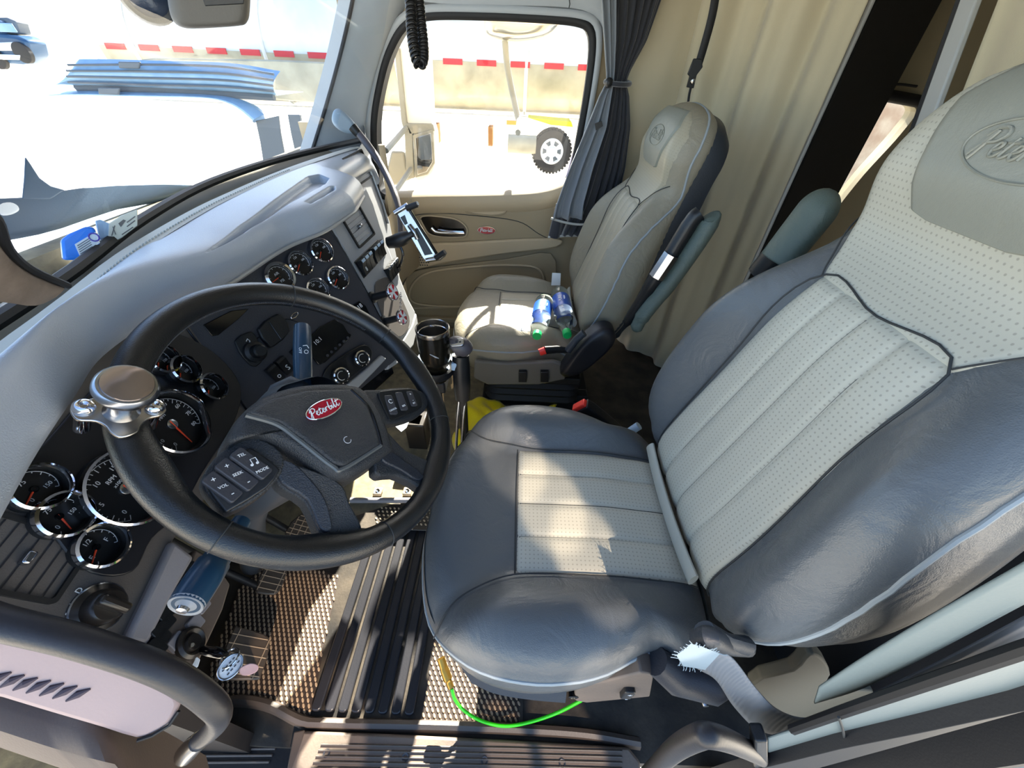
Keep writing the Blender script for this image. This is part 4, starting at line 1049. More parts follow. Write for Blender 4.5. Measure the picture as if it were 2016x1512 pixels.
for i in range(150):
    a = R_(35 + i * .8); e = pW.x * math.cos(a) + pW.y * math.sin(a); e2 = pW.x * math.cos(a + .008) + pW.y * math.sin(a + .008)
    st_.tube([pW.p + e * (RM - .0176) + pW.n * .002, pW.p + e2 * (RM - .0176) - pW.n * .002], .0007, n=4)
st_.build('rim_stitching', 'thread_dark', rm)
def wpoly(name, px, offs, depth, m, par, bev=.004, sm=0):
    if not hasattr(offs, '__len__'): offs = [offs] * len(px)
    pts = [pW.at(x, y, o) for (x, y), o in zip(px, offs)]
    return slab(name, pts, pW.n, depth, m, par, bevel=bev, smooth_n=sm, segs=3)
# spokes
sp = [
 ([(398, 948), (420, 905), (452, 878), (490, 856), (545, 880), (560, 915), (530, 962), (455, 1008), (425, 990)], [.006, .010, .014, .018, .026, .026, .02, .010, .004]),
 ([(712, 772), (745, 766), (805, 762), (838, 775), (842, 800), (820, 820), (770, 834), (745, 825)], [.026, .020, .010, .004, .002, .006, .018, .026]),
 ([(748, 842), (772, 858), (800, 886), (846, 908), (862, 940), (842, 968), (815, 952), (780, 935), (738, 930)], [.022, .018, .010, .002, .0, .0, .006, .012, .022]),
 ([(536, 905), (550, 955), (600, 988), (626, 1046), (640, 1068), (700, 1060), (712, 1036), (690, 993), (674, 955), (630, 930)], [.02, .014, .008, .0, -.004, -.004, .0, .008, .016, .024])]
for px, of in sp: wpoly('spoke', px, of, .022, 'hub_plastic', wheel, .006, sm=3)
wpoly('spoke_insert', [(540, 905), (556, 950), (606, 984), (630, 1040), (655, 1040), (642, 985), (610, 940), (575, 910)], [.023, .019, .0125, .005, .006, .014, .02, .026], .01, 'spoke_smooth', wheel, .003, sm=3)
wpoly('spoke_insert', [(752, 905), (790, 925), (822, 945), (835, 935), (800, 908), (765, 885)], [.026, .017, .009, .006, .015, .024], .01, 'spoke_smooth', wheel, .003, sm=3)
# hub and airbag cover
hub_px = [(447, 856), (478, 813), (524, 782), (580, 766), (638, 761), (690, 764), (715, 776), (746, 818), (768, 880), (760, 898), (705, 935), (675, 946), (640, 939), (560, 888), (497, 864), (450, 878)]
o = [pW.at(x, y, .02) for x, y in hub_px]; o = resample(cr(o, 6, True), 90)[:-1]
hub = rings(o, pW.n, .016, .045, roll=.16).build('hub', 'hub_plastic', wheel, angle=180)
in_px = [(482, 815), (530, 788), (600, 771), (686, 768), (722, 800), (740, 845), (748, 876), (676, 920), (655, 916), (595, 868), (548, 834)]
o2 = [pW.at(x, y, .0365) for x, y in in_px]; o2 = resample(o2 + [o2[0]], 100)[:-1]
cov = rings(o2, pW.n, .006, .006, roll=.10).build('airbag_cover', 'hub_plastic', hub, angle=180)
MB().tube(cr([pW.at(x, y, .0365) for x, y in [(484, 817), (546, 836), (592, 869), (655, 918), (676, 922), (749, 877)]], 6), .0035, n=8).build('cover_ridge', 'hub_edge', hub)
MB().tube(cr([pW.at(x, y, .0355) for x, y in [(690, 768), (725, 802), (742, 845), (750, 876)]], 6), .003, n=8).build('cover_groove', 'black_gloss', hub)
bp_ = Plane(pW.at(638, 806, .0428), pW.n, pW.x)
bx = nrm(pW.at(670, 791, .0428) - pW.at(606, 822, .0428)); bplane = Plane(bp_.p, pW.n, bx)
wr = np.linalg.norm(pW.at(672, 791, .0428) - pW.at(605, 822, .0428)) / 2
bdg = slab('badge', ellipse(bplane.w(0, 0, .0022), bplane.x, bplane.y, wr, wr * .42), bplane.n, .003, 'badge_red', cov, bevel=.0008)
MB().tube(ellipse(bplane.w(0, 0, .0022), bplane.x, bplane.y, wr, wr * .42), .0009, n=6, closed=True).build('badge_rim', 'chrome', cov)
script_word('badge_word', bplane.w(0, 0, .0024), bplane.x, bplane.n, wr * 1.72, 'white_mark', cov, r=.0006)
MB().tube([pW.at(684, 866, .0425) + (pW.x * math.cos(a) - pW.y * math.sin(a)) * .005 for a in np.linspace(.3, 5.2, 14)], .0005, n=5).build('horn_mark', 'dial_mark', cov)
# button pads
bpl = pW.moved(.0)
lp = wpoly('button_pad', [(402, 950), (410, 938), (455, 905), (487, 884), (500, 884), (546, 918), (548, 930), (525, 960), (455, 1003), (440, 1003)], [.012, .013, .019, .024, .026, .030, .030, .025, .014, .012], .006, 'black_plastic', wheel, .002, sm=2)
rp = wpoly('button_pad', [(745, 773), (758, 768), (808, 764), (826, 774), (832, 795), (824, 806), (772, 828), (764, 820), (752, 795)], [.026, .024, .014, .011, .009, .010, .020, .022, .024], .006, 'black_plastic', wheel, .002, sm=2)
def button(px, py, off, lx, ly, par, marks, dirpx):
    c = pW.at(px, py, off); ax = nrm(pW.at(px + dirpx[0], py + dirpx[1], off) - c); ay = np.cross(pW.n, ax)
    b = slab('wheel_button', rrect(c, ax, ay, lx, ly, .003), pW.n, .006, 'charcoal', par, bevel=.0012)
    pl = Plane(c, pW.n, -ay if True else ax)
    for s_, t, z in marks:
        pl2 = Plane(c, pW.n, nrm(pW.x)); text('button_mark', s_, pl2, 0, 0, z, 'white_mark', b, at=c + ax * t, off=.0006)
    return b
button(439, 958, .019, .040, .0165, lp, [('+', -.012, .009), ('VOL', 0, .005), ('-', .012, .010)], (38, 27))
button(468, 933, .024, .045, .0165, lp, [('+', -.014, .009), ('SEEK', 0, .005), ('-', .014, .010)], (38, 27))
button(496, 911, .030, .045, .0165, lp, [('TEL', -.014, .005), ('MODE', .014, .005)], (38, 27))
c = pW.at(501, 908, .0312); nt_ = MB(); nt_.tube([c + pW.x * -.003 + pW.y * -.003, c + pW.x * -.003 + pW.y * .004, c + pW.x * .003 + pW.y * .004, c + pW.x * .003 + pW.y * -.003], .0005, n=5)
for s_ in (-1, 1): nt_.lathe(c + pW.x * (.003 * s_ - .0012) - pW.y * .003, pW.n, [(.0016, -.0003), (.0016, .0005), (.0001, .0005)], 10)
nt_.build('music_note', 'white_mark', lp)
button(770, 796, .024, .036, .016, rp, [('CANCEL', .010, .0042)], (14, 40))
button(791, 789, .0205, .035, .015, rp, [('RES', .010, .0045)], (14, 38))
button(811, 784, .016, .030, .014, rp, [('+', -.008, .007), ('-', .004, .008), ('SET', .010, .0038)], (14, 34))
MB().tube([pW.at(769, 790, .0265) + (pW.x * math.cos(a) + pW.y * math.sin(a)) * .0035 for a in np.linspace(.5, 5.4, 12)], .0005, n=5).build('cruise_mark', 'white_mark', rp)
# ---------------- steering column
colm = dash
axn = -pW.n
shr = MB(); G = []
for d_, s_ in ((.0, .052), (.02, .062), (.06, .066), (.14, .068), (.26, .06), (.34, .05)):
    c = WC + pW.n * -.012 + axn * d_; G.append(rrect(c, pW.x, pW.y, 2 * s_, 2.1 * s_, s_ * .6, 6))
shr.grid(G, cv=True).build('column_shroud', 'shroud', colm, angle=60)
MB().tube([P(520, 800, d=.60), P(545, 772, d=.60), P(575, 762, d=.61), P(600, 768, d=.61)], [.006, .014, .018, .012], n=14).build('shroud_hump', 'shroud', colm)
MB().tube([WC + axn * .3, WC + axn * .45 + V(0, 0, -.05), WC + axn * .6 + V(0, 0, -.18)], .03, n=16).build('column_shaft', 'shroud', colm)
s0_, s1_ = P(597, 765, d=.63), P(595, 645, d=.70)
ws = MB(); path = [s0_ + (s1_ - s0_) * t for t in np.linspace(0, 1, 9)]
ws.tube(path, [.012, .0135, .0145, .0148, .0150, .0150, .0148, .0146, .0138], n=20); wsk = ws.build('wiper_stalk', 'stalk_sky_tint', colm, angle=50)
vd = nrm(CAM - P(598, 690, d=.66)); spl = Plane(P(599, 690, d=.66) + vd * .0150, vd, np.cross(vd, nrm(s1_ - s0_)) * -1)
spl2 = Plane(spl.p, vd, -nrm(s1_ - s0_))
text('stalk_mark', 'OFF', spl2, 0, 0, .006, 'white_mark', wsk, at=spl.w(-.006, .0, .0)); 
MB().tube([spl.w(.003 + .003 * math.cos(a), -.002 + .003 * math.sin(a), .0006) for a in np.linspace(0, 6.28, 14)[:-1]], .0005, n=5, closed=True).build('wiper_mark', 'white_mark', wsk)
MB().tube([spl.w(-.002, .008), spl.w(.004, .009), spl.w(.007, .004)], .0006, n=5).build('wiper_mark', 'white_mark', wsk)
a0_, a1_ = P(440, 1080, d=.52), P(366, 1192, d=.452)
path = [a0_ + (a1_ - a0_) * t for t in (0, .25, .27, .3, .6, .9, 1.0)]
ts = MB(); ts.tube([a0_ + (a0_ - a1_) * .6] + path, [.012, .016, .017, .0172, .0195, .0205, .020, .019], n=24); tk = ts.build('signal_stalk', 'stalk_sky_tint', colm, angle=50)
dA = nrm(a1_ - a0_); MB().lathe(a1_, dA, [(.0001, .002), (.007, .004), (.010, .001), (.013, -.001), (.0185, .0012), (.0195, -.003)], 28).build('stalk_cap', 'grey_plastic', tk)
MB().lathe(a1_ + dA * .002 + np.cross(dA, V(1, 0, 0)) * .003, dA, [(.0001, .006), (.006, .005), (.0075, 0)], 18).build('wash_button', 'chrome_satin', tk)
for q in range(6):
    vv = nrm(CAM - a0_); side = np.cross(dA, vv); b = a0_ + (a1_ - a0_) * .2 + vv * .0158 * math.cos((q - 2.5) * .22) + side * .0158 * math.sin((q - 2.5) * .22)
    MB().box(b, (.006, .0018, .0008), np.array([dA, nrm(side), vv])).build('scale_mark', 'white_mark', tk)
# ---------------- spinner knob clamped to the rim
bc = pW.at(236, 815, .024)
kn = thing('spinner_knob', 'polished metal spinner knob bolted onto the left of the wheel rim', 'steering knob', bc)
bpx = [(138, 808), (143, 795), (160, 787), (185, 783), (215, 772), (262, 772), (296, 784), (318, 793), (328, 806), (318, 817), (292, 824), (277, 838), (270, 851), (240, 861), (219, 852), (207, 838), (188, 829), (152, 826)]
br = slab('clamp_plate', [pW.at(x, y, .024) for x, y in bpx], pW.n, .004, 'brushed', kn, bevel=.001, smooth_n=4)
slab('clamp_plate_lower', [pW.at(x, y, -.018) + (bc - pW.at(236, 815, .024)) for x, y in bpx], pW.n, .004, 'brushed', kn, bevel=.001, smooth_n=4)
for x, y in ((165, 803), (305, 802)):
    c = pW.at(x, y, .024); MB().lathe(c, pW.n, [(.0065, -.045), (.0065, -.004), (.0085, 0), (.0085, .004), (.006, .007), (.0035, .0075), (.0032, .004), (.0001, .004)], 20).build('clamp_bolt', 'chrome', br)
kc = pW.at(240, 808, .024)
up_ = pW.n
MB().lathe(kc, up_, [(.0145, 0), (.0120, .005), (.0115, .031), (.013, .035), (.016, .038)], 32).build('knob_stem', 'chrome_satin', kn)
MB().lathe(kc, up_, [(.012, .035), (.018, .037), (.0225, .040), (.0245, .045), (.024, .050), (.0215, .0535), (.0195, .054)], 44).build('knob_grip', 'chrome_satin', kn)
MB().lathe(kc, up_, [(.0195, .0535), (.0190, .0555), (.013, .057), (.0001, .0578)], 44).build('knob_cap', 'knob_cap', kn)
# ================================================================== THINGS IN THE CAB
def curve_tube(name, m, par, pts, r, n=12, sm=6, **k): return MB().tube(cr(pts, sm), r, n=n, **k).build(name, m, par)
def single(o, label, cat, group=None, kind=None): return tag(o, label, cat, group, kind)
FZ = .0
# ---- floor mats
def ovals(name, x0, x1, y0, y1, px_, py_, a, b, m, par, z=.012, clip=None):
    mb = MB(); i = 0; x = x0
    while x < x1:
        y = y0 + (py_ / 2 if i % 2 else 0)
        while y < y1:
            if clip is None or inpoly(x, y, clip):
                vs = [(x + a * math.cos(t) * .8 + b * math.sin(t) * .25, y + b * math.sin(t) + a * math.cos(t) * .25, z) for t in np.linspace(0, 2 * math.pi, 9)[:-1]]
                vs2 = [(x + (q[0] - x) * .7, y + (q[1] - y) * .7, z + .002) for q in vs]
                k = len(mb.v); mb.v += vs + vs2; mb.m += [0] * 9
                for t in range(8): mb.f.append((k + t, k + (t + 1) % 8, k + 8 + (t + 1) % 8, k + 8 + t))
                mb.f.append(tuple(k + 8 + t for t in range(8)))
            y += py_
        x += px_; i += 1
    return mb.build(name, m, par)
mt = thing('floor_mat', 'black ribbed rubber floor mat with diamond-textured wings in front of the driver seat', 'floor mat', V(.45, .3, 0))
lw = [P(x, y, z=.01)[:2] for x, y in [(400, 1350), (440, 1372), (520, 1382), (610, 1416), (642, 1250), (668, 1132), (600, 1118), (520, 1110), (470, 1160), (440, 1240)]]
slab('mat_base', [V(.165, -.06, .008), V(.165, .44, .008), P(610, 1420, z=.008), P(520, 1388, z=.008), P(400, 1378, z=.008), V(.22, .66, .008), V(.60, .66, .008), V(.80, .50, .008), V(.80, .14, .008), V(.55, -.02, .008), V(.40, -.06, .008)], (0, 0, 1), .006, 'mat_rubber', mt, bevel=.002)
wg = slab('diamond_wing', [V(q[0], q[1], .0105) for q in lw], (0, 0, 1), .003, 'mat_diamond', mt, bevel=.001)
tag(ovals('diamond_texture', .16, .66, .43, .74, .0100, .0125, .0064, .0036, 'mat_diamond_raised', wg, .0105, lw), kind='stuff')
rw_ = [(.172, -.05), (.172, .172), (.45, .172), (.62, .16), (.42, -.05)]
wg2 = slab('diamond_wing', [V(q[0], q[1], .0105) for q in rw_], (0, 0, 1), .003, 'mat_diamond', mt, bevel=.001)
tag(ovals('diamond_texture', .172, .6, -.05, .17, .0100, .0125, .0064, .0036, 'mat_diamond_raised', wg2, .0105, rw_), kind='stuff')
for k in range(8):
    y0 = .190 + .0305 * k
    o = MB().poly(rrect(V(.485, y0 + .012, .020), V(1, 0, 0), V(0, 1, 0), .61, .0225, .009), V(0, 0, 1), .010).build('mat_rib', 'rib_rubber', mt, bevel=.003)
# ---- tan floor covering and second mat on the tunnel side
cp_ = slab('trim_5', [V(.56, .62, .03), V(.80, .10, .03), V(.84, -.3, .012), V(1.35, -.3, .012), V(1.82, .0, .012), V(1.82, .86, .06), V(.62, .86, .06)], (0, 0, 1), .03, 'carpet_dirt', None, bevel=.003); struct(cp_)
tm = thing('floor_mat', 'small perforated rubber mat lying beyond the gear lever', 'floor mat', V(.95, .3, .03))
slab('mat_base', [P(x, y, z=.036) for x, y in [(700, 990), (835, 990), (845, 760), (862, 742), (884, 770), (886, 830), (870, 850), (862, 1045), (700, 1040)]], (0, 0, 1), .004, 'mat_rubber', tm, bevel=.002)
tag(ovals('mat_texture', .60, 1.15, .12, .42, .013, .014, .005, .004, 'tan_panel_light', tm, .037, [P(x, y, z=.036)[:2] for x, y in [(712, 998), (832, 998), (848, 768), (862, 752), (878, 772), (866, 850), (858, 1035), (712, 1035)]]), kind='stuff')
rl = thing('floor_rail', 'pale metal floor rail with two screw clips seen through the wheel opening', 'rail', P(745, 985, z=.03))
MB().tube([P(690, 985, z=.05), P(840, 985, z=.05)], .009, n=10).build('rail_bar', 'mid_grey_trim', rl)
for x in (744, 802):
    c = P(x, 968, z=.052); b = MB(); b.box(c, (.03, .028, .012)); cl = b.build('rail_clip', 'tan_panel_light', rl, bevel=.004)
    MB().lathe(c + V(0, 0, .006), (0, 0, 1), [(.008, 0), (.006, .003), (.003, .001), (.0001, .001)], 14).build('screw', 'chrome_satin', cl)
# ---- sill and step
sl_ = slab('trim_6', [P(x, y, z=.03) for x, y in [(596, 1438), (760, 1444), (1000, 1456), (1238, 1470), (1262, 1500), (1262, 1620), (540, 1620), (575, 1500)]], (0, 0, 1), .05, 'sill_plastic', None, bevel=.006); struct(sl_)
sm_ = [V(*q) for q in ((0, 0, 0),)]
for k in range(5):
    yy = 1466 + k * 11.5
    MB().tube([P(632 - k * 5, yy, z=.0305), P(800, yy + 3, z=.0305), P(1000, yy + 7, z=.0305), P(1225, yy + 13, z=.0305)], .0022, n=8).build('sill_rib', 'rib_brown', sl_)
for x, y in ((643, 1483), (798, 1491), (954, 1498), (1107, 1503)):
    c = P(x, y, z=.0305); b = MB().lathe(c, (0, 0, 1), [(.0075, 0), (.007, .002), (.004, .0005), (.0035, -.001), (.0001, -.001)], 18).build('sill_screw', 'charcoal', sl_)
lip = MB(); lp_ = resample(cr([P(x, y, z=.02) for x, y in [(405, 1385), (470, 1378), (530, 1388), (590, 1418), (640, 1424), (900, 1430), (1130, 1442), (1260, 1462)]], 5), 60)
lip.grid([[q + V(dx, 0, dz) for q in lp_] for dx, dz in ((.012, -.01), (.008, .004), (0, .008), (-.008, .004), (-.012, -.01))]); struct(lip.build('trim_7', 'rib_brown'))
stp = slab('trim_8', [P(x, y, z=-.02) for x, y in [(180, 1440), (400, 1392), (470, 1386), (530, 1396), (590, 1428), (575, 1500), (545, 1620), (120, 1620)]], (0, 0, 1), .05, 'step_dark', None, bevel=.004); struct(stp)
for k in range(7):
    y = 1418 + k * 13; x1 = 505 + k * 12 if k < 3 else 548 - (k - 3) * 6
    MB().tube([P(330 - k * 6, y + 6, z=-.017), P(x1, y + 4, z=-.017)], .0024, n=8).build('step_rib', 'sill_plastic', stp)
struct(slab('trim_9', [P(578, 1440, z=.028), P(600, 1436, z=.03), P(572, 1620, z=.03), P(545, 1620, z=.028)], (0, 0, 1), .02, 'rib_brown', None, bevel=.003))
# ---- pedals
for i, (px, lab) in enumerate((([(460, 1237), (470, 1234), (520, 1248), (531, 1262), (527, 1290), (514, 1330), (505, 1338), (430, 1338), (422, 1330)], 'grid-patterned foot pedal nearest the door, behind the key ring'),
                  ([(520, 1118), (565, 1108), (562, 1135), (552, 1160), (540, 1170), (512, 1168), (504, 1160)], 'grid-patterned middle foot pedal peeking out below the wheel rim'),
                  ([(596, 1008), (640, 1020), (634, 1060), (600, 1066), (560, 1050)], 'brown slatted foot pedal seen through the wheel spokes'))):
    zc_ = .13; c = P(sum(q[0] for q in px) / len(px), sum(q[1] for q in px) / len(px), z=zc_); pp = Plane(c, (0, -.45, .89))
    root = thing('foot_pedal', lab, 'pedal', c * V(1, 1, 0) + V(0, .08, .01), 'foot pedals under the dash')
    pts = [pp.at(x, y) for x, y in px]; pd_ = slab('pedal_pad', pts, pp.n, .008, 'pedal_rubber', root, bevel=.003, smooth_n=2)
    xs_ = [pp.loc(q)[0] for q in pts]; ys_ = [pp.loc(q)[1] for q in pts]
    P2 = [(a, b) for a, b in zip(xs_, ys_)]
    gr_ = MB()
    def seg(a0, b0, a1, b1):
        q = [(a0 + (a1 - a0) * t, b0 + (b1 - b0) * t) for t in np.linspace(0, 1, 40)]; q = [w for w in q if inpoly(w[0], w[1], P2)]
        if len(q) > 2: gr_.tube([pp.w(*q[0], .0005), pp.w(*q[-1], .0005)], .0011, n=6)
    for t in np.linspace(.15, .85, 5):
        a = min(xs_) + (max(xs_) - min(xs_)) * t; seg(a, min(ys_), a, max(ys_))
        b = min(ys_) + (max(ys_) - min(ys_)) * t
        if t < .2 or t > .8 or i == 2: seg(min(xs_), b, max(xs_), b)
    gr_.build('pad_ribs', 'mat_diamond_raised', pd_)
    MB().tube([c - pp.n * .006, c + V(0, .05, -.03), c + V(0, .10, .05), c + V(0, .16, .2), c + V(0, .18, .30)], .009, n=10).build('pedal_arm', 'rubber_black', root)
# ---- keys in the ignition
kc_ = kp.at(378, 1270, .015)
ky = thing('key_ring', 'black key in the ignition with round white tag hanging over the pedal', 'keys', kc_)
kf = MB(); f0, f1 = P(392, 1278, d=.56), P(446, 1288, d=.53); dd_ = nrm(f1 - f0); kf.tube([f0 + (f1 - f0) * t for t in (0, .1, .5, .9, 1)], [.006, .009, .0115, .010, .005], n=16, flat=((1, 0, .3), .6)); kf.build('key_fob', 'black_gloss', ky)
MB().tube([kc_, f0], .003, n=8).build('key_blade', 'brushed', ky)
rg = P(452, 1296, d=.525); vv = nrm(CAM - rg); e1 = nrm(np.cross(vv, V(0, 0, 1))); e2 = np.cross(vv, e1)
MB().tube([rg + (e1 * math.cos(a) + (e2 * .7 + vv * .7) * math.sin(a)) * .012 for a in np.linspace(0, 2 * math.pi, 25)[:-1]], .0012, n=6, closed=True).build('split_ring', 'chrome', ky)
tc_ = P(454, 1312, d=.52); tg = slab('round_tag', ellipse(tc_, e1, e2, .0145, .0115), vv, .003, 'label_white', ky, bevel=.001)
MB().tube(ellipse(tc_, e1, e2, .0148, .0118), .0014, n=8, closed=True).build('tag_rim', 'chrome_satin', ky)
mk_ = MB()
for r_ in range(3):
    for s_ in range(4 - (r_ == 1)): mk_.box(tc_ + e1 * (-.008 + s_ * .005 + (r_ == 1) * .002) + e2 * (-.004 + r_ * .004) + vv * .0004, (.003, .0016, .0004), np.array([e1, e2, vv]))
mk_.build('tag_print', 'shroud', tg)
slab('pink_tag', [P(x, y, d=.515) for x, y in [(472, 1316), (492, 1306), (508, 1310), (506, 1322), (488, 1330), (474, 1328)]], vv, .003, 'pink_plastic', ky, bevel=.001, smooth_n=3)
slab('cream_tag', [P(x, y, d=.54) for x, y in [(386, 1292), (394, 1298), (390, 1312), (378, 1322), (374, 1318), (382, 1302)]], vv, .002, 'label_white', ky, bevel=.001)
# ---- grab handles
gh = thing('grab_handle', 'thick black grab handle curving across the lower left corner beside the door opening', 'handle', P(380, 1478, d=.45))
gp = [P(-60, 1205, d=.37), P(0, 1225, d=.375), P(150, 1262, d=.385), P(290, 1308, d=.40), P(370, 1348, d=.415), P(422, 1390, d=.43), P(432, 1415, d=.44), P(415, 1440, d=.455), P(385, 1462, d=.47)]
G_ = cr(gp, 6); rr = np.interp(np.linspace(0, 1, len(G_)), [0, .6, .8, 1], [.0150, .0140, .0115, .009])
MB().tube(G_, list(rr), n=20).build('handle_bar', 'rubber_grip', gh, angle=180)
MB().tube([P(392, 1458, d=.466), P(378, 1470, d=.475), P(366, 1484, d=.485)], [.0105, .0115, .012], n=18).build('handle_foot', 'brushed', gh)
gh2 = thing('grab_handle', 'black grab handle at the bottom edge beside the rear door pillar', 'handle', P(1300, 1500, z=.1))
gp = [P(1245, 1560, d=.62), P(1290, 1512, d=.60), P(1330, 1474, x=.085), P(1375, 1450, x=.085), P(1400, 1448, x=.085), P(1440, 1460, x=.09), P(1488, 1484, x=.10), P(1505, 1495, x=.105)]
MB().tube(cr(gp, 6), .0125, n=18).build('handle_bar', 'rubber_grip', gh2, angle=180)
slab('handle_mount', [P(x, y, x=.092) for x, y in [(1486, 1462), (1513, 1462), (1513, 1530), (1486, 1530)]], (-1, 0, 0), .02, 'black_plastic', gh2, bevel=.003)
# ---- side panel closing the dash end
ep = Plane(P(150, 1360, d=.425), (-.70, -.45, .55), (0, 0, 1))
epx = [(-90, 1235), (0, 1252), (150, 1290), (300, 1340), (352, 1372), (350, 1400), (332, 1428), (300, 1448), (266, 1457), (200, 1437), (100, 1408), (0, 1378), (-90, 1350)]
en = slab('trim_10', [ep.at(x, y) for x, y in epx], ep.n, .03, 'end_panel', None, bevel=.006, smooth_n=2); struct(en)
for k in range(7):
    x0 = 0 + k * 26; y0 = 1324 + k * 5.4
    MB().tube([ep.at(x0 + 22, y0, .0005), ep.at(x0 - 2, y0 + 10, .0005), ep.at(x0 - 26, y0 + 24, .0005)], [.001, .0042, .001], n=8).build('vent_slot', 'slot_dark', en)
MB().tube([ep.at(270, 1458, .0), ep.at(300, 1448, .001), ep.at(333, 1428, .0), ep.at(352, 1400, .0)], .002, n=6).build('panel_edge', 'rubber_black', en)
ls = MB(); lo_ = resample(cr([P(x, y, d=.435 + max(0, x - 200) * .0006) for x, y in [(-90, 1362), (0, 1392), (100, 1424), (200, 1450), (262, 1466), (310, 1488), (360, 1512), (420, 1545)]], 4), 40)
ls.grid([[q + d_ for q in lo_] for d_ in (V(.03, .03, .0), V(0, 0, 0), V(-.02, -.02, -.012), V(-.035, -.03, -.05), V(-.04, -.03, -.12))]); struct(ls.build('trim_11', 'jamb_brown'))
# ---- driver's rear pillar trim, belts
pt_ = [P(x, y, x=.105) for x, y in [(1512, 1454), (1655, 1412), (1797, 1363), (2016, 1290), (2120, 1255), (2120, 1370), (2016, 1398), (1833, 1437), (1655, 1473), (1513, 1508)]]
b_ = slab('trim_12', pt_, (-1, 0, 0), .003, 'pillar_teal', None, bevel=.006); struct(b_)
MB().tube(cr([P(x, y, x=.10) for x, y in [(1651, 1412), (1660, 1440), (1664, 1472)]], 4), .0015, n=6).build('joint_line', 'seam_dark', b_)
MB().tube([P(x, y, x=.108) for x, y in [(1560, 1436), (1655, 1402), (1797, 1353), (2016, 1278), (2120, 1245)]], .006, n=8).build('door_seal', 'rubber_black', b_)
_t = [P(x, y, x=.09) for x, y in [(1513, 1510), (1655, 1475), (1833, 1439), (2016, 1400), (2120, 1372)]]
struct(slab('trim_13', _t + [V(.09, _t[-1][1] - .1, -.35), V(.09, _t[0][1], -.35)], (-1, 0, 0), .02, 'jamb_dark', None, bevel=.003))
tn = slab('trim_14', [P(x, y, x=.19) for x, y in [(1480, 1350), (1560, 1322), (1592, 1290), (1622, 1300), (1636, 1330), (1624, 1360), (1720, 1362), (1700, 1390), (1655, 1412), (1560, 1450), (1500, 1420)]], (-1, 0, 0), .02, 'tan_dark', None, bevel=.004, smooth_n=3); struct(tn)
def webbing(name, c1, c2, m, par, th=.002, dep=None):
    a = resample(cr(c1, 6), 40); b = resample(cr(c2, 6), 40)
    G = [[q * (1 - t) + w * t + nrm(CAM - q) * .003 * math.sin(math.pi * t) for q, w in zip(a, b)] for t in np.linspace(0, 1, 7)]
    o = MB().grid(G).build(name, m, par, angle=180); md = o.modifiers.new('s', 'SOLIDIFY'); md.thickness = th; return o
sbt = thing('seat_belt', 'grey seat belt strap with frayed white label beside the driver seat', 'seat belt', P(1480, 1400, x=.15))
webbing('belt_strap', [P(1400, 1268, x=.155), P(1445, 1300, x=.15), P(1488, 1356, x=.14), P(1530, 1398, x=.135), P(1580, 1416, x=.13), P(1640, 1408, x=.13)],
        [P(1374, 1318, x=.155), P(1410, 1340, x=.15), P(1445, 1392, x=.14), P(1490, 1436, x=.135), P(1540, 1448, x=.13), P(1600, 1436, x=.13)], 'belt_grey', sbt)
MB().tube(cr([P(1376, 1258, x=.165), P(1400, 1254, x=.16), P(1430, 1268, x=.165), P(1470, 1272, x=.17)], 5), .012, n=14).build('belt_guide', 'seat_back_shell', sbt)
fr = []
for i, (x, y) in enumerate([(1331, 1290), (1344, 1280), (1360, 1267), (1380, 1272), (1400, 1280), (1418, 1287), (1404, 1302), (1388, 1319), (1366, 1315), (1345, 1312)]): fr.append(P(x, y, x=.148))
lb = slab('frayed_label', fr, nrm(CAM - fr[0]), .005, 'label_cloth', sbt, bevel=.001)
mb = MB()
for i in range(46):
    a = fr[i % len(fr)] * (1 - (i * .37) % 1) + fr[(i + 1) % len(fr)] * ((i * .37) % 1)
    if i % len(fr) in (5, 6): continue
    c_ = sum(fr) / len(fr); o_ = nrm(a - c_); q = V(random.uniform(-1, 1), random.uniform(-1, 1), random.uniform(-1, 1)) * .002
    mb.tube([a, a + o_ * .003 + q, a + o_ * random.uniform(.004, .008) + q * 1.5], .0005, n=4)
mb.build('loose_threads', 'label_cloth', lb)
web2 = thing('seat_belt', 'wide pale grey belt webbing rising to the right edge behind the driver seat', 'seat belt', P(1640, 1370, x=.126))
webbing('belt_webbing', [P(1612, 1350, x=.128), P(1700, 1292, x=.128), P(1830, 1212, x=.128), P(2016, 1105, x=.128), P(2100, 1050, x=.128)],
        [P(1602, 1382, x=.126), P(1700, 1350, x=.126), P(1850, 1272, x=.126), P(2016, 1182, x=.126), P(2100, 1140, x=.126)], 'belt_pale', web2)
webbing('belt_return', [P(1700, 1372, x=.14), P(1850, 1300, x=.14), P(2016, 1212, x=.14), P(2100, 1170, x=.14)],
        [P(1720, 1388, x=.138), P(1850, 1340, x=.138), P(2016, 1262, x=.138), P(2100, 1230, x=.138)], 'belt_grey', web2)
# dark panel put in for the shade of the void behind the belts
mb = MB(); mb.box(V(.27, -.735, .56), (.36, .02, 1.12)); struct(mb.build('dark_void_panel', 'jamb_dark'))
# ---- green air hose
hs = thing('air_hose', 'bright green air hose looping across the floor under the driver seat', 'hose', V(.2, 0, .0))
curve_tube('hose_tube', 'green_hose', hs, [P(889, 1356, z=.10), P(896, 1378, z=.085), P(915, 1400, z=.06), P(950, 1420, z=.04), P(995, 1429, z=.035), P(1045, 1421, z=.05), P(1100, 1402, z=.09), P(1146, 1378, z=.15)], .0035, 10)
curve_tube('brass_fitting', 'brass', hs, [P(868, 1296, z=.13), P(874, 1315, z=.12), P(882, 1338, z=.11), P(888, 1354, z=.102)], [.009] * 7 + [.010] * 6 + [.007] * 6, 10)
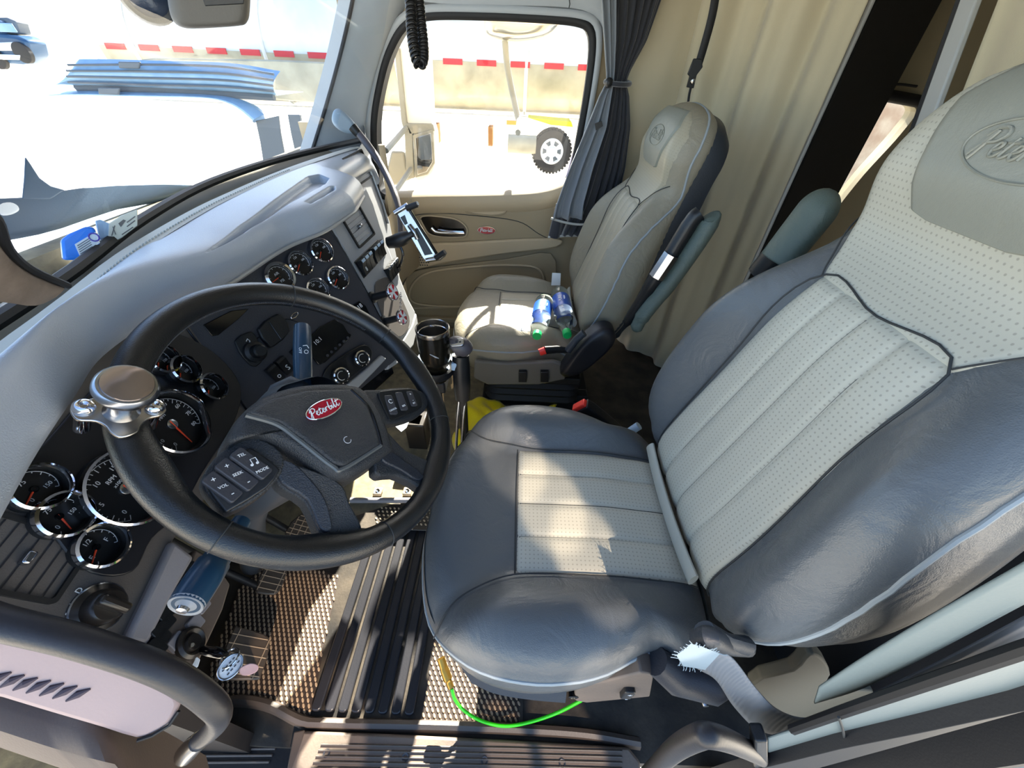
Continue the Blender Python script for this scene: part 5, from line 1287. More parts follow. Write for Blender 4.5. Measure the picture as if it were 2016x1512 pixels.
# ---- yellow towel
G = []
for i in range(26):
    row = []
    for j in range(34):
        u, v = i / 25, j / 33
        x = .93 + .26 * u + .02 * math.sin(v * 7); y = .20 - .40 * v + .015 * math.sin(u * 9)
        z = .040 + .018 * (.5 + .5 * math.sin(u * 9 + 3 * math.sin(v * 5))) + .014 * math.sin(v * 16 + u * 5) ** 2 + .02 * math.exp(-((v - .2) / .2) ** 2)
        row.append(V(x, y, z))
    G.append(row)
tw = MB().grid(G).build('towel', 'towel', angle=180); tw.modifiers.new('s', 'SOLIDIFY').thickness = .004
single(tw, 'crumpled bright yellow towel on the floor beside the passenger seat base', 'towel')
# ---- travel mug
mc = P(851, 646, d=1.0); mug = thing('travel_mug', 'open steel and black travel mug standing in the centre cup holder', 'mug', mc - V(0, 0, .17))
MB().lathe(mc, (0, 0, 1), [(.0435, -.001), (.0435, -.045), (.042, -.085), (.0365, -.112), (.031, -.118), (.030, -.14), (.028, -.168), (.0001, -.168)], 44).build('mug_body', 'mug_black', mug)
MB().lathe(mc, (0, 0, 1), [(.0435, -.010), (.0445, -.002), (.044, .002), (.0425, .003), (.0405, .001), (.0395, -.012), (.0385, -.022), (.037, -.06), (.030, -.10), (.0001, -.10)], 44).build('steel_liner', 'brushed', mug)
MB().lathe(mc, (0, 0, 1), [(.0395, -.014), (.0375, -.015), (.0368, -.018)], 44).build('inner_ring', 'chrome', mug)
vm = nrm((CAM - mc) * V(1, 1, 0)); sm2 = np.cross(vm, V(0, 0, 1))
MB().tube([mc + vm * .0425 + sm2 * .014 + V(0, 0, -.052), mc + vm * .0435 + V(0, 0, -.062), mc + vm * .0425 - sm2 * .008 + V(0, 0, -.068)], [.0006, .002, .0006], n=6).build('mug_emblem', 'dial_mark', mug)
hd_ = thing('cup_holder', 'pale plastic cup holder bracket clasping the steel travel mug', 'cup holder', mc - V(0, 0, .2))
MB().lathe(mc - V(0, 0, .128), (0, 0, 1), [(.033, -.02), (.046, -.018), (.049, -.008), (.049, .004), (.046, .006), (.0445, .0), (.0335, -.004), (.033, -.02)], 36).build('holder_ring', 'black_plastic', hd_)
slab('bracket_plate', [P(x, y, z=.50) for x, y in [(812, 715), (826, 696), (840, 708), (838, 722), (818, 728)]], (0, 0, 1), .006, 'sky_plastic', hd_, bevel=.002)
slab('bracket_plate', [P(x, y, z=.50) for x, y in [(880, 725), (890, 695), (903, 700), (902, 722), (888, 732)]], (0, 0, 1), .006, 'sky_plastic', hd_, bevel=.002)
MB().box(mc + V(.03, .02, -.20), (.08, .08, .04)).build('holder_base', 'rubber_black', hd_, bevel=.006)
MB().box(mc + V(.04, .03, -.40), (.03, .05, .40)).build('holder_post', 'rubber_black', hd_, bevel=.004)
# ---- gear lever
g0 = P(906, 690, x=.85); gl_ = thing('gear_lever', 'black gear lever with silver-topped knob standing next to the travel mug', 'gear lever', V(g0[0], g0[1], .03))
g1 = P(911, 785, x=.835)
MB().tube([g0 + V(0, 0, -.015), g0 + (g1 - g0) * .3, g0 + (g1 - g0) * .7, g1], [.023, .025, .025, .022], n=20, flat=((1, 0, 0), .85)).build('lever_grip', 'black_plastic', gl_)
hk_ = MB(); hk_.tube(cr([g0 + V(0, .020, .012), g0 + V(0, .010, .016), g0 + V(0, -.008, .010), g0 + V(0, -.022, -.006)], 4), [.014, .021, .025, .026, .026, .0265, .0265, .0265, .026, .025, .023, .021, .014], n=20); hd2 = hk_.build('lever_knob', 'stem_grey', gl_)
tp_ = Plane(g0 + V(-.014, .006, .0365), (-.45, .12, .88)); slab('gear_plate', rrect(tp_.w(0, 0), tp_.y, tp_.x, .040, .024, .009), tp_.n, .008, 'chrome_satin', hd2, bevel=.002)
for k in range(3): text('gear_mark', 'RND'[k], tp_, 0, 0, .008, 'seam_dark', hd2, at=tp_.w(0, -.010 + .010 * k))
slab('trigger', rrect(g0 + V(-.022, .016, -.042), V(0, 1, 0), V(0, 0, 1), .016, .024, .004), (-1, 0, 0), .012, 'sky_plastic', gl_, bevel=.002)
g2 = P(903, 850, x=.80)
for o_ in (-.009, .009): MB().tube([g1 + V(0, o_, .01), g1 + (g2 - g1) * .6 + V(0, o_, 0), V(g2[0], g2[1] + o_ + .02, .03)], .005, n=10).build('lever_rod', 'chrome_satin', gl_)
MB().tube([g1 + V(0, 0, .01), V(g1[0] - .01, g1[1], .2), V(g2[0] + .02, g2[1], .04)], .013, n=12).build('lever_boot', 'rubber_black', gl_)
# ---- bin and card by the tunnel
c = P(815, 840, z=.16); bn = thing('storage_bin', 'small dark open box with pale lid flap on the floor behind the wheel rim', 'box', c - V(0, 0, .13))
MB().box(c + V(.04, 0, -.06), (.08, .07, .13)).build('bin_body', 'brown_black', bn, bevel=.004)
slab('bin_lid', [P(x, y, z=.165) for x, y in [(800, 832), (815, 812), (832, 818), (826, 836)]], (0, 0, 1), .005, 'tan_panel_light', bn, bevel=.001)
cd = slab('paper_card', [P(x, y, z=.20) for x, y in [(772, 834), (798, 820), (806, 828), (800, 842), (790, 850)]], (0, 0, 1), .002, 'label_white', None, bevel=.0005); single(cd, 'white printed card lying beside the small dark box by the wheel rim', 'card')
# ---- water bottles on the passenger cushion
def bottle(b, c_, lab, lx):
    ax = nrm(c_ - b); Ln = np.linalg.norm(c_ - b); r = .0345
    root = thing('water_bottle', lab, 'bottle', (b + c_) / 2 - V(0, 0, r), 'water bottles on the passenger seat')
    f = lambda prof: [(q * r, h * Ln) for q, h in prof]
    MB().lathe(b, ax, f([(.0001, .0), (.7, .0), (.95, .03), (1, .08), (.96, .12), (1, .16), (1, .45), (.97, .5), (1, .55), (.95, .66), (.75, .78), (.5, .88), (.36, .93), (.36, .97)]), 32).build('bottle_body', 'bottle_clear', root)
    w_ = MB().lathe(b, ax, f([(1.012, .20), (1.012, .50)]), 32).build('bottle_label', 'bottle_label', root)
    MB().lathe(b, ax, [(q * r, h * Ln + a_) for q, h, a_ in ((.40, .92, 0), (.44, .925, 0), (.44, 1.0, 0), (.38, 1.01, 0), (.0001, 1.01, 0))], 24).build('bottle_cap', 'bottle_cap', root)
    up2 = nrm(CAM - b - ax * ((CAM - b) @ ax)); pl = Plane(b + ax * Ln * .35 + up2 * r * 1.02, up2, -np.cross(ax, up2))
    return root, pl, w_
b1, l1, w1 = bottle(P(1072, 592, z=.475), P(1057, 662, z=.465), 'water bottle lying left of its twin on the passenger seat', 0)
b2, l2, w2 = bottle(P(1101, 576, z=.478), P(1117, 660, z=.468), 'water bottle lying right of its twin against the passenger backrest', 0)
text('label_print', '101', l1, 0, 0, .024, 'white_mark', w1, at=l1.p, rot=R_(180)); text('label_print', 'PURE', l2, 0, 0, .018, 'white_mark', w2, at=l2.p, rot=R_(90)); text('label_print', 'water', l2, 0, 0, .012, 'white_mark', w2, at=l2.p + l2.x * .014, rot=R_(90))
pt = slab('paper_slip', [P(x, y, z=.475) for x, y in [(1025, 645), (1044, 646), (1043, 652), (1025, 651)]], (0, 0, 1), .002, 'label_white', None, bevel=.0005); single(pt, 'small white slip lying on the passenger cushion by the bottles', 'paper')
tg_ = slab('care_label', [P(x, y, x=1.52) for x, y in [(1087, 537), (1104, 538), (1103, 562), (1085, 562)]], nrm(V(-.8, .4, .2)), .002, 'label_white', pas, bevel=.0005)
# ---- phone mount
pm = thing('phone_mount', 'silver and black clamp phone holder on an arm in front of the passenger door handle', 'phone holder', P(775, 480, d=1.12))
vv = nrm(CAM - P(825, 455, d=1.12)); mp = Plane(P(825, 455, d=1.12), vv, (0, -1, 0))
mf = slab('cradle_plate', [mp.at(x, y) for x, y in [(779, 417), (801, 404), (858, 498), (868, 508), (838, 514), (832, 508)]], vv, .010, 'brushed', pm, bevel=.002)
slab('cradle_slot', [mp.at(x, y, .001) for x, y in [(788, 428), (797, 423), (803, 440), (797, 443)]], vv, .002, 'black_plastic', mf, bevel=.0005)
slab('cradle_slot', [mp.at(x, y, .001) for x, y in [(812, 452), (822, 448), (852, 500), (836, 503)]], vv, .002, 'black_plastic', mf, bevel=.0005)
MB().tube([mp.at(803, 408, .006), mp.at(865, 508, .006)], .0045, n=8).build('cradle_rail', 'black_gloss', mf)
MB().tube([mp.at(776, 420, .004), mp.at(802, 404, .006), mp.at(806, 410, .014), mp.at(822, 400, .03)], [.006, .007, .007, .006], n=10).build('clamp_jaw', 'chrome_satin', pm)
MB().tube([mp.at(800, 410, .02), mp.at(822, 402, .03)], .008, n=10).build('jaw_pad', 'rubber_black', pm)
MB().tube([mp.at(838, 513, .004), mp.at(866, 508, .006), mp.at(874, 502, .03)], [.006, .007, .006], n=10).build('clamp_jaw', 'chrome_satin', pm)
MB().tube([mp.at(858, 508, .018), mp.at(876, 496, .034)], .008, n=10).build('jaw_pad', 'rubber_black', pm)
MB().tube(cr([mp.at(818, 458, -.004), mp.at(800, 466, -.012), mp.at(782, 474, -.02), mp.at(764, 478, -.03)], 4), [.010, .011, .012, .014, .017, .019, .020, .020, .020, .019, .018, .017, .016], n=16).build('mount_arm', 'black_plastic', pm)
MB().tube(cr([mp.at(806, 444, .006), mp.at(814, 455, .012), mp.at(822, 470, .008)], 4), .007, n=10).build('clamp_boss', 'chrome_satin', pm)
curve_tube('mount_cable', 'black_gloss', pm, [mp.at(788, 484, -.02), mp.at(793, 500, -.02), mp.at(789, 520, -.03), mp.at(782, 530, -.04)], .004, 8)
# ---- gooseneck microphone
gm = thing('gooseneck_microphone', 'grey microphone head on a long bent black stem rising before the passenger window', 'microphone', P(793, 480, d=1.22))
curve_tube('stem', 'stem_grey', gm, [P(702, 258, d=1.30), P(722, 283, d=1.30), P(746, 318, d=1.30), P(766, 356, d=1.28), P(780, 392, d=1.26), P(788, 430, d=1.25), P(790, 480, d=1.24)], [.0125] * 12 + [.011] * 13 + [.010] * 12, 14)
hv = nrm(CAM - P(680, 238, d=1.28)); hp2 = Plane(P(680, 238, d=1.28), hv, (0, -1, 0))
o_ = resample(cr([hp2.at(x, y) for x, y in [(656, 220), (668, 214), (690, 232), (702, 250), (700, 262), (688, 264), (668, 256), (654, 240)]], 5, True), 50)[:-1]
hm = rings(o_, hv, .012, .03, roll=.4).build('microphone_head', 'mic_grey', gm, angle=60)
MB().tube(cr([hp2.at(x, y, .010) for x, y in [(664, 224), (672, 224), (688, 240), (688, 252)]], 5), .0018, n=6).build('head_seam', 'sky_plastic', hm)
MB().tube([P(694, 250, d=1.29), P(706, 264, d=1.30)], [.016, .014], n=14).build('neck_collar', 'black_plastic', gm)
# ---- coiled cord
path = resample(cr([P(803, -60, d=.80), P(808, 0, d=.80), P(811, 60, d=.80), P(816, 100, d=.80), P(824, 126, d=.80), P(832, 118, d=.81), P(833, 90, d=.82), P(829, 50, d=.82), P(824, 0, d=.82), P(818, -60, d=.82)], 6), 420)
H = []; n_t = 44; T0 = None
for i, q in enumerate(path):
    a = path[max(0, i - 1)]; b = path[min(419, i + 1)]; t = nrm(b - a); n1 = nrm(np.cross(t, V(1, .2, 0))); n2 = np.cross(t, n1); w = 2 * math.pi * n_t * i / 420
    H.append(q + (n1 * math.cos(w) + n2 * math.sin(w)) * .0088)
fine = resample(H, 1300)
cc_ = MB().tube(fine, .0034, n=7).build('coiled_cord', 'cord_black', angle=180); single(cc_, 'black coiled radio cord hanging in a loop over the passenger window', 'cord')
# ---- tag and card at the foot of the windshield
bx_ = P(160, 508, z=.925); bpn = Plane(bx_, (-.55, -.75, .25))
tt = thing('toll_tag', 'blue plastic tag box with white sticker at the foot of the windshield', 'tag box', bx_)
bb_ = slab('box_body', [bpn.at(x, y) for x, y in [(120, 472), (138, 459), (170, 445), (186, 447), (198, 480), (196, 484), (158, 512), (124, 512)]], bpn.n, .028, 'box_blue', tt, bevel=.004)
ss = slab('sticker', [bpn.at(x, y, .0008) for x, y in [(147, 481), (189, 456), (197, 478), (157, 504)]], bpn.n, .0008, 'label_white', bb_, bevel=0)
MB().tube([bpn.at(185, 467, .0012) + (bpn.x * math.cos(a) + bpn.y * math.sin(a)) * .0055 for a in np.linspace(0, 2 * math.pi, 20)[:-1]], .001, n=5, closed=True).build('sticker_emblem', 'emblem_purple', ss)
tl = MB()
for k in range(5): tl.tube([bpn.at(152 + k * 1.5, 484 + k * 4, .0012), bpn.at(176 + k * 1.5, 469 + k * 4, .0012)], .0006, n=4)
tl.build('sticker_lines', 'belt_grey', ss)
cx = P(230, 480, z=.925); cpn = Plane(cx, (-.5, -.8, .25))
wc_ = thing('windshield_card', 'white card packet with small printed diamond standing right of the blue tag box', 'card', cx)
wcf = slab('card_face', [cpn.at(x, y) for x, y in [(214, 440), (240, 424), (271, 412), (271, 444), (240, 468), (213, 483)]], cpn.n, .006, 'paper', wc_, bevel=.001)
slab('card_side', [cpn.at(x, y, -.001) for x, y in [(188, 434), (198, 432), (216, 440), (214, 484), (206, 482), (196, 470)]], cpn.n, .006, 'sky_plastic', wc_, bevel=.001)
slab('card_diamond', [cpn.at(x, y, .0008) for x, y in [(233, 440), (243, 432), (248, 434), (238, 447)]], cpn.n, .0005, 'card_ink', wcf, bevel=0)
tl = MB()
for x0, y0, x1, y1 in ((250, 438, 266, 426), (250, 446, 266, 434), (222, 446, 228, 462), (226, 444, 220, 464), (240, 462, 262, 447)): tl.tube([cpn.at(x0, y0, .001), cpn.at(x1, y1, .001)], .0007, n=4)
tl.build('card_print', 'card_ink', wcf)
# ---- overhead unit and mirror at the top edge
ou = thing('overhead_camera', 'grey rounded overhead camera unit with black grille at the top edge', 'camera unit', P(410, -20, d=.62))
op = Plane(P(410, 20, d=.62), nrm(CAM - P(410, 20, d=.62)), (0, -1, 0))
o_ = resample(cr([op.at(x, y) for x, y in [(328, -60), (330, 0), (340, 40), (362, 55), (400, 56), (470, 51), (486, 44), (492, 20), (494, -60)]], 5), 60)
rings(o_, op.n, .02, .05, roll=.3).build('unit_body', 'pillar_dark', ou, angle=60)
slab('unit_grille', [op.at(x, y, .021) for x, y in [(396, -60), (400, 0), (404, 12), (480, 8), (488, -60)]], op.n, .004, 'black_plastic', ou, bevel=.001)
mm = thing('visor_mirror', 'round dark convex lens beside the overhead camera unit', 'lens', P(285, -20, d=.66))
MB().lathe(P(287, -12, d=.66), nrm(CAM - P(287, -12, d=.66)), [(.041, -.03), (.041, 0), (.037, .006), (.030, .007)], 32).build('lens_housing', 'black_plastic', mm)
MB().lathe(P(287, -12, d=.66), nrm(CAM - P(287, -12, d=.66)), [(.032, .004), (.02, .009), (.0001, .011)], 32).build('lens_glass', 'lens_blue', mm)
# ---- tied window curtain
def tied(name, rows, folds, m, par, amp=.012, ph=0.):
    A = resample([V(*q) for q in rows], 60); G = []
    for y, xl, xr, xd in A:
        row = []
        for j in range(61):
            u = j / 60; sq = amp * min(1.6, (xr - xl) / 60 + .25)
            q = P(xl + (xr - xl) * u, y, x=xd); row.append(q + V(-1, -.3, 0) * (sq * math.sin(u * folds * 2 * math.pi + ph) + sq * .5 * math.sin(u * folds * 3.7 * math.pi + ph)))
        G.append(row)
    o = MB().grid(G).build(name, m, par, angle=180); o.modifiers.new('s', 'SOLIDIFY').thickness = .003; return o
ct = thing('window_curtain', 'dark pleated window curtain tied with a cord beside the passenger door window', 'curtain', P(1200, 160, x=1.76))
tied('curtain_cloth', [(-60, 1208, 1320, 1.76), (0, 1208, 1300, 1.76), (80, 1209, 1272, 1.76), (140, 1206, 1240, 1.76), (162, 1203, 1232, 1.76), (190, 1197, 1238, 1.75), (250, 1182, 1240, 1.74), (330, 1155, 1230, 1.73), (400, 1132, 1213, 1.72), (462, 1106, 1180, 1.71)], 6, 'curtain_dark', ct)
tied('curtain_lining', [(-60, 1180, 1214, 1.73), (0, 1182, 1214, 1.73), (80, 1188, 1213, 1.73), (140, 1193, 1210, 1.73), (162, 1194, 1208, 1.73), (190, 1178, 1204, 1.72), (250, 1152, 1196, 1.70), (330, 1118, 1170, 1.69), (400, 1092, 1152, 1.68), (430, 1085, 1150, 1.68)], 2.5, 'curtain_grey', ct, ph=1)
tied('curtain_underside', [(400, 1095, 1140, 1.73), (440, 1085, 1170, 1.72), (466, 1079, 1172, 1.71)], 1.5, 'curtain_dark', ct)
MB().tube([P(1079 + t * 93, 467 - 3 * math.sin(t * 3), x=1.705) for t in np.linspace(0, 1, 12)], .005, n=6).build('curtain_hem', 'curtain_trim', ct)
MB().tube([P(1085 + t * 92, 430 + 12 * math.sin(t * 2.4), x=1.675) for t in np.linspace(0, 1, 12)], .005, n=6).build('curtain_hem', 'curtain_trim', ct)
tie = P(1216, 163, x=1.73)
MB().tube([P(1216 + 24 * math.cos(a), 163 - 3 * math.sin(a) + 2 * math.cos(a), x=1.73 + .05 * math.sin(a)) for a in np.linspace(0, 2 * math.pi, 25)[:-1]], .008, n=8, closed=True).build('curtain_tie', 'curtain_dark', ct)
MB().lathe(P(1199, 163, x=1.69), (-1, 0, 0), [(.0001, .016), (.010, .012), (.015, 0), (.010, -.012), (.0001, -.016)], 16).build('tie_button', 'cord_black', ct)
slab('curtain_tag', [P(x, y, x=1.665) for x, y in [(1171, 243), (1185, 238), (1187, 248), (1173, 257)]], (-1, 0, 0), .003, 'cord_black', ct, bevel=.0005)
# ---- passenger armrest, recliner cover, buckle, seat controls
MB().tube(cr([P(1250, 650, x=1.0), P(1268, 618, x=1.0), P(1312, 562, x=1.0), P(1362, 492, x=1.0), P(1396, 438, x=1.0), P(1399, 424, x=1.0)], 6), [.012] + [.022] * 4 + [.026] * 6 + [.028] * 14 + [.026] * 3 + [.024, .02, .010], n=20, flat=((0, -1, -.3), .8)).build('armrest', 'leather_armrest', pas, angle=180)
ab = MB().tube(cr([P(1232, 640, x=1.03), P(1262, 592, x=1.02), P(1302, 532, x=1.01), P(1340, 470, x=1.01), P(1364, 432, x=1.01), P(1378, 420, x=1.01)], 5), [.008] + [.016] * 6 + [.020] * 12 + [.019] * 7, n=16).build('armrest_core', 'black_plastic', pas)
MB().tube([P(1292, 545, x=.995), P(1322, 500, x=.995)], .0215, n=8).build('armrest_clip', 'chrome_satin', ab)
o_ = resample(cr([P(x, y, x=1.04) for x, y in [(1103, 735), (1120, 705), (1150, 668), (1185, 645), (1208, 650), (1210, 672), (1185, 700), (1150, 728), (1122, 740)]], 5, True), 60)[:-1]
rc_ = rings(o_, (-1, 0, 0), .02, .04, roll=.35).build('recliner_cover', 'cover_black', pas, angle=60)
MB().tube([P(1118, 690, x=1.03), P(1135, 668, x=1.03), P(1150, 655, x=1.03)], .012, n=10).build('recliner_lever', 'seat_back_shell', pas)
o_ = [P(x, y, x=1.05) for x, y in [(1088, 700), (1118, 680), (1122, 702), (1100, 735), (1090, 752), (1060, 760), (1100, 745)]]
bk_ = MB(); bk_.tube([P(1122, 690, x=1.04), P(1096, 688, x=1.03), P(1072, 690, x=1.02)], [.010, .014, .015], n=14, flat=((1, 0, 0), .6)); bu = bk_.build('belt_buckle', 'black_plastic', pas)
MB().tube([P(1073, 690, x=1.018), P(1062, 694, x=1.015)], [.014, .013], n=10, flat=((1, 0, 0), .6)).build('buckle_button', 'red_button', bu)
for x in (1029, 1072):
    slab('seat_switch', [P(x + a, 743 + b, x=1.055) for a, b in ((-8, -10), (8, -10), (8, 10), (-8, 10))], (-1, 0, 0), .02, 'black_plastic', pas, bevel=.002)
ps_ = slab('side_valance', [P(x, y, x=1.07) for x, y in [(934, 712), (1000, 716), (1090, 712), (1120, 722), (1112, 748), (1060, 758), (960, 758), (932, 745)]], (-1, 0, 0), .02, 'seat_base_light', pas, bevel=.006)
# ---- driver's belt buckle beyond the cushion
q0, q1 = P(1252, 882, x=.72), P(1143, 800, x=.735)
bk_ = MB(); ax_ = nrm(q1 - q0); sd_ = nrm(np.cross(ax_, V(1, 0, .3))); up3 = np.cross(ax_, sd_)
Ln = np.linalg.norm(q1 - q0); G = []
for t, w, h in ((0, .040, .022), (.3, .044, .026), (.55, .050, .032), (.9, .054, .034), (1.0, .050, .030)): G.append(rrect(q0 + ax_ * Ln * t, sd_, up3, w, h, .006))
bk_.grid(G, cv=True); k = len(bk_.v); n_ = len(G[0]); bk_.f.append(tuple(range(k - n_, k))); bk_.m.append(0); bu = bk_.build('belt_buckle', 'black_plastic', drv, bevel=.002)
bt_ = MB(); bt_.box(q1 + ax_ * .003, (.042, .022, .014), np.array([sd_, up3, ax_])); bt_.build('buckle_button', 'red_button', bu, bevel=.003)
MB().tube([P(1228, 858, x=.70), P(1258, 838, x=.70)], .011, n=12).build('buckle_stalk', 'sky_plastic', bu)
# ================================================================== OUTSIDE
GZ = -1.35
g = MB(); g.grid([[V(x, y, GZ) for y in np.linspace(-60, 140, 9)] for x in np.linspace(-40, 160, 9)]); gr = struct(g.build('ground', 'outside_ground'), 'bright pale concrete yard outside the truck')
# tanker trailer parked alongside
TX, TZ, TR = 8.0, 1.22, .80
tk_ = thing('tanker_trailer', 'long white tanker trailer with red and white striped reflector tape outside the side window', 'trailer', V(TX + 1, 2, GZ))
def tankring(y, r, n=40): return [V(TX + TR + r * math.cos(a), y, TZ + r * math.sin(a)) for a in np.linspace(0, 2 * math.pi, n + 1)[:-1]]
tb = MB(); tb.grid([tankring(y, r) for y, r in ((-5, .1), (-5, TR), (6.9, TR), (7.1, TR * .9), (7.2, .1))], cv=True); tb.build('tank', 'tank_white', tk_)
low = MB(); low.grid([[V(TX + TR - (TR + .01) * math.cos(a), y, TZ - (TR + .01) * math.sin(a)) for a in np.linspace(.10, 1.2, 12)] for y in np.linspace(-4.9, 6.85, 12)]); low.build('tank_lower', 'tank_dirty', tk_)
for y in np.arange(-4.2, 6.8, 2.1):
    t_ = MB(); t_.tube([V(TX + TR - (TR + .012) * math.cos(a), y, TZ - (TR + .012) * math.sin(a)) for a in np.linspace(-1.3, 1.3, 20)], .03, n=6); t_.build('tank_band', 'tank_white', tk_)
for i, y in enumerate(np.arange(-2.6, 6.8, .54)):
    s_ = MB(); s_.box(V(TX - .01, y, TZ - .09), (.02, .31, .075)); s_.build('reflector_tape', 'stripe_red', tk_)
fr_ = MB(); fr_.box(V(TX + .45, 1.2, TZ - TR - .08), (.2, 13, .14)); fr_.build('frame_rail', 'outside_white', tk_)
for y in (1.6, .6, 3.2): MB().box(V(TX + .4, y, TZ - TR - .32), (.3, .08, .3)).build('frame_bracket', 'rust', tk_)
MB().box(V(TX + .33, .2, TZ - TR - .1), (.03, .22, .06)).build('marker_lamp', 'orange_lamp', tk_)
MB().box(V(TX + .16, -.9, TZ + .42), (.01, 1.1, .10)).build('side_lettering', 'tank_dirty', tk_)
# fender shape standing in for a windshield reflection, with mud flap
fd = thing('reflected_fender', 'blue grey ribbed fender shape standing in for a windshield reflection, with hanging mud flap', 'fender', P(400, 300, x=5.5) * V(1, 1, 0) + V(0, 0, GZ))
def fpx(x, y): return P(x, y, x=5.5)
def arch(name, top, bot, m, dx=.7):
    a = resample(cr([fpx(*q) for q in top], 5), 40); b = resample(cr([fpx(*q) for q in bot], 5), 40)
    return MB().grid([[q * (1 - t) + w * t + V(-.12 * math.sin(math.pi * t), 0, 0) for q, w in zip(a, b)] for t in np.linspace(0, 1, 8)] + [[w + V(dx, 0, 0) for w in b]]).build(name, m, fd)
arch('fender_top', [(128, 165), (150, 122), (165, 116), (300, 119), (450, 124), (552, 140)], [(128, 167), (160, 170), (180, 170), (300, 175), (450, 182), (545, 188)], 'truck_blue')
for k in range(4):
    MB().tube([q + V(-.08 - .04 * math.sin(math.pi * (k + .8) / 4.6), 0, 0) for q in resample(cr([fpx(150, 128 + k * 11), fpx(300, 127 + k * 13), fpx(450, 131 + k * 13), fpx(548, 146 + k * 11)], 5), 20)], .012, n=6).build('fender_rib', 'truck_dark', fd)
arch('fender_lower', [(108, 184), (150, 178), (260, 180), (400, 184), (470, 194), (520, 225)], [(112, 190), (200, 192), (330, 195), (420, 197), (470, 215), (500, 242)], 'truck_blue', .4)
slab('mud_flap', [fpx(x, y) for x, y in [(503, 238), (548, 228), (552, 262), (565, 330), (520, 332), (512, 280)]], (-1, 0, 0), .03, 'truck_dark', fd, bevel=.005)
slab('flap_hanger', [fpx(x, y) for x, y in [(566, 226), (590, 226), (594, 262), (605, 312), (585, 320), (572, 260)]], (-1, 0, 0), .05, 'truck_dark', fd, bevel=.005)
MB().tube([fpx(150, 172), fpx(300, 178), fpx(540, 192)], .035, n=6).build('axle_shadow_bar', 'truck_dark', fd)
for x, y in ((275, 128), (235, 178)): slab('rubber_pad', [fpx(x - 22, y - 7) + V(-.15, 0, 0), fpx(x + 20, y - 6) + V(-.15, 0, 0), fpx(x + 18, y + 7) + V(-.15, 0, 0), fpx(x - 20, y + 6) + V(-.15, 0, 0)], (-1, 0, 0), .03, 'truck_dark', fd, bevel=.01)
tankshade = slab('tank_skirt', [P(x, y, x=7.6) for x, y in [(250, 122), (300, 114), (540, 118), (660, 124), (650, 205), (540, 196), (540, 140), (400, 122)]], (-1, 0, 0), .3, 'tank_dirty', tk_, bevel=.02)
# pickup wheel and fender behind the side window
st2 = thing('service_truck', 'parked truck rear with knobbly wheel and yellow bar right in the side window', 'truck', P(1086, 297, x=7) * V(1, 1, 0) + V(0, 0, GZ))
wl = MB().lathe(P(1086, 297, x=7), (-1, 0, 0), [(.06, -.3), (.06, .03), (.0001, .03)], 16).build('wheel', 'truck_dark', st2)
wc2 = P(1086, 297, x=7)
WS = .66
MB().lathe(wc2, (-1, 0, 0), [(r * WS, h * WS) for r, h in [(.26, .1), (.33, .12), (.42, .11), (.455, .06), (.455, -.2), (.26, -.2)]], 48).build('tire', 'tire', wl)
tr_ = MB()
for k in range(36):
    a = 2 * math.pi * k / 36; e = V(0, math.cos(a), math.sin(a)); tr_.box(wc2 + e * .455 * WS + V(-.03, 0, 0), (.07, .028, .034), np.array([V(1, 0, 0), e, np.cross(V(1, 0, 0), e)]))
tr_.build('tread_blocks', 'tire', wl)
MB().lathe(wc2, (-1, 0, 0), [(r * WS, h * WS) for r, h in [(.27, .10), (.25, .12), (.22, .07), (.10, .06), (.08, .11), (.0001, .12)]], 40).build('wheel_rim', 'outside_white', wl)
hl_ = MB()
for k in range(6):
    a = 2 * math.pi * k / 6; e = V(0, math.cos(a), math.sin(a)); t = V(0, -e[2], e[1]); hl_.poly([wc2 + e * q * WS + t * w * WS + V(-.058, 0, 0) for q, w in ((.13, -.03), (.21, -.055), (.21, .055), (.13, .03))], V(-1, 0, 0), .01)
hl_.build('rim_slots', 'truck_dark', wl)
yb = MB(); yb.poly([P(x, y, x=7.4) for x, y in [(1040, 232), (1125, 240), (1128, 250), (1085, 246)]], V(-1, 0, 0), .5); yb.build('yellow_bar', 'yellow_paint', st2); MB().box(P(1150, 300, x=7.8), (.3, .3, .8)).build('truck_chassis', 'outside_white', st2)
pb2 = MB(); pb2.tube([P(1000, 283, x=7), P(1055, 286, x=7)], .13, n=16); pb2.build('fuel_tank', 'tank_dirty', st2)
# parked pickup at the far upper left
pk = thing('pickup_truck', 'dark blue pickup truck parked in the distance at the upper left', 'truck', P(20, 130, x=9) * V(1, 1, 0) + V(0, 0, GZ))
def kpx(x, y, x_=9): return P(x, y, x=x_)
slab('truck_body', [kpx(x, y) for x, y in [(-80, 30), (-80, 118), (45, 128), (60, 110), (52, 80), (30, 70), (-10, 66), (-10, 40)]], (-1, 0, 0), .4, 'pickup_blue', pk, bevel=.05)
slab('truck_cab', [kpx(x, y, 9.2) for x, y in [(-60, 66), (-50, 36), (10, 34), (30, 42), (38, 68)]], (-1, 0, 0), .25, 'truck_dark', pk, bevel=.03)
slab('truck_windshield', [kpx(x, y, 8.98) for x, y in [(-20, 62), (-12, 44), (22, 46), (34, 64)]], (-1, 0, 0), .02, 'truck_blue', pk, bevel=.01)
slab('truck_grille', [kpx(x, y, 8.95) for x, y in [(-20, 84), (30, 82), (42, 92), (34, 100), (-20, 100)]], (-1, 0, 0), .04, 'outside_white', pk, bevel=.02)
slab('truck_bumper', [kpx(x, y, 8.93) for x, y in [(-30, 106), (40, 108), (38, 118), (-30, 117)]], (-1, 0, 0), .06, 'outside_white', pk, bevel=.02)
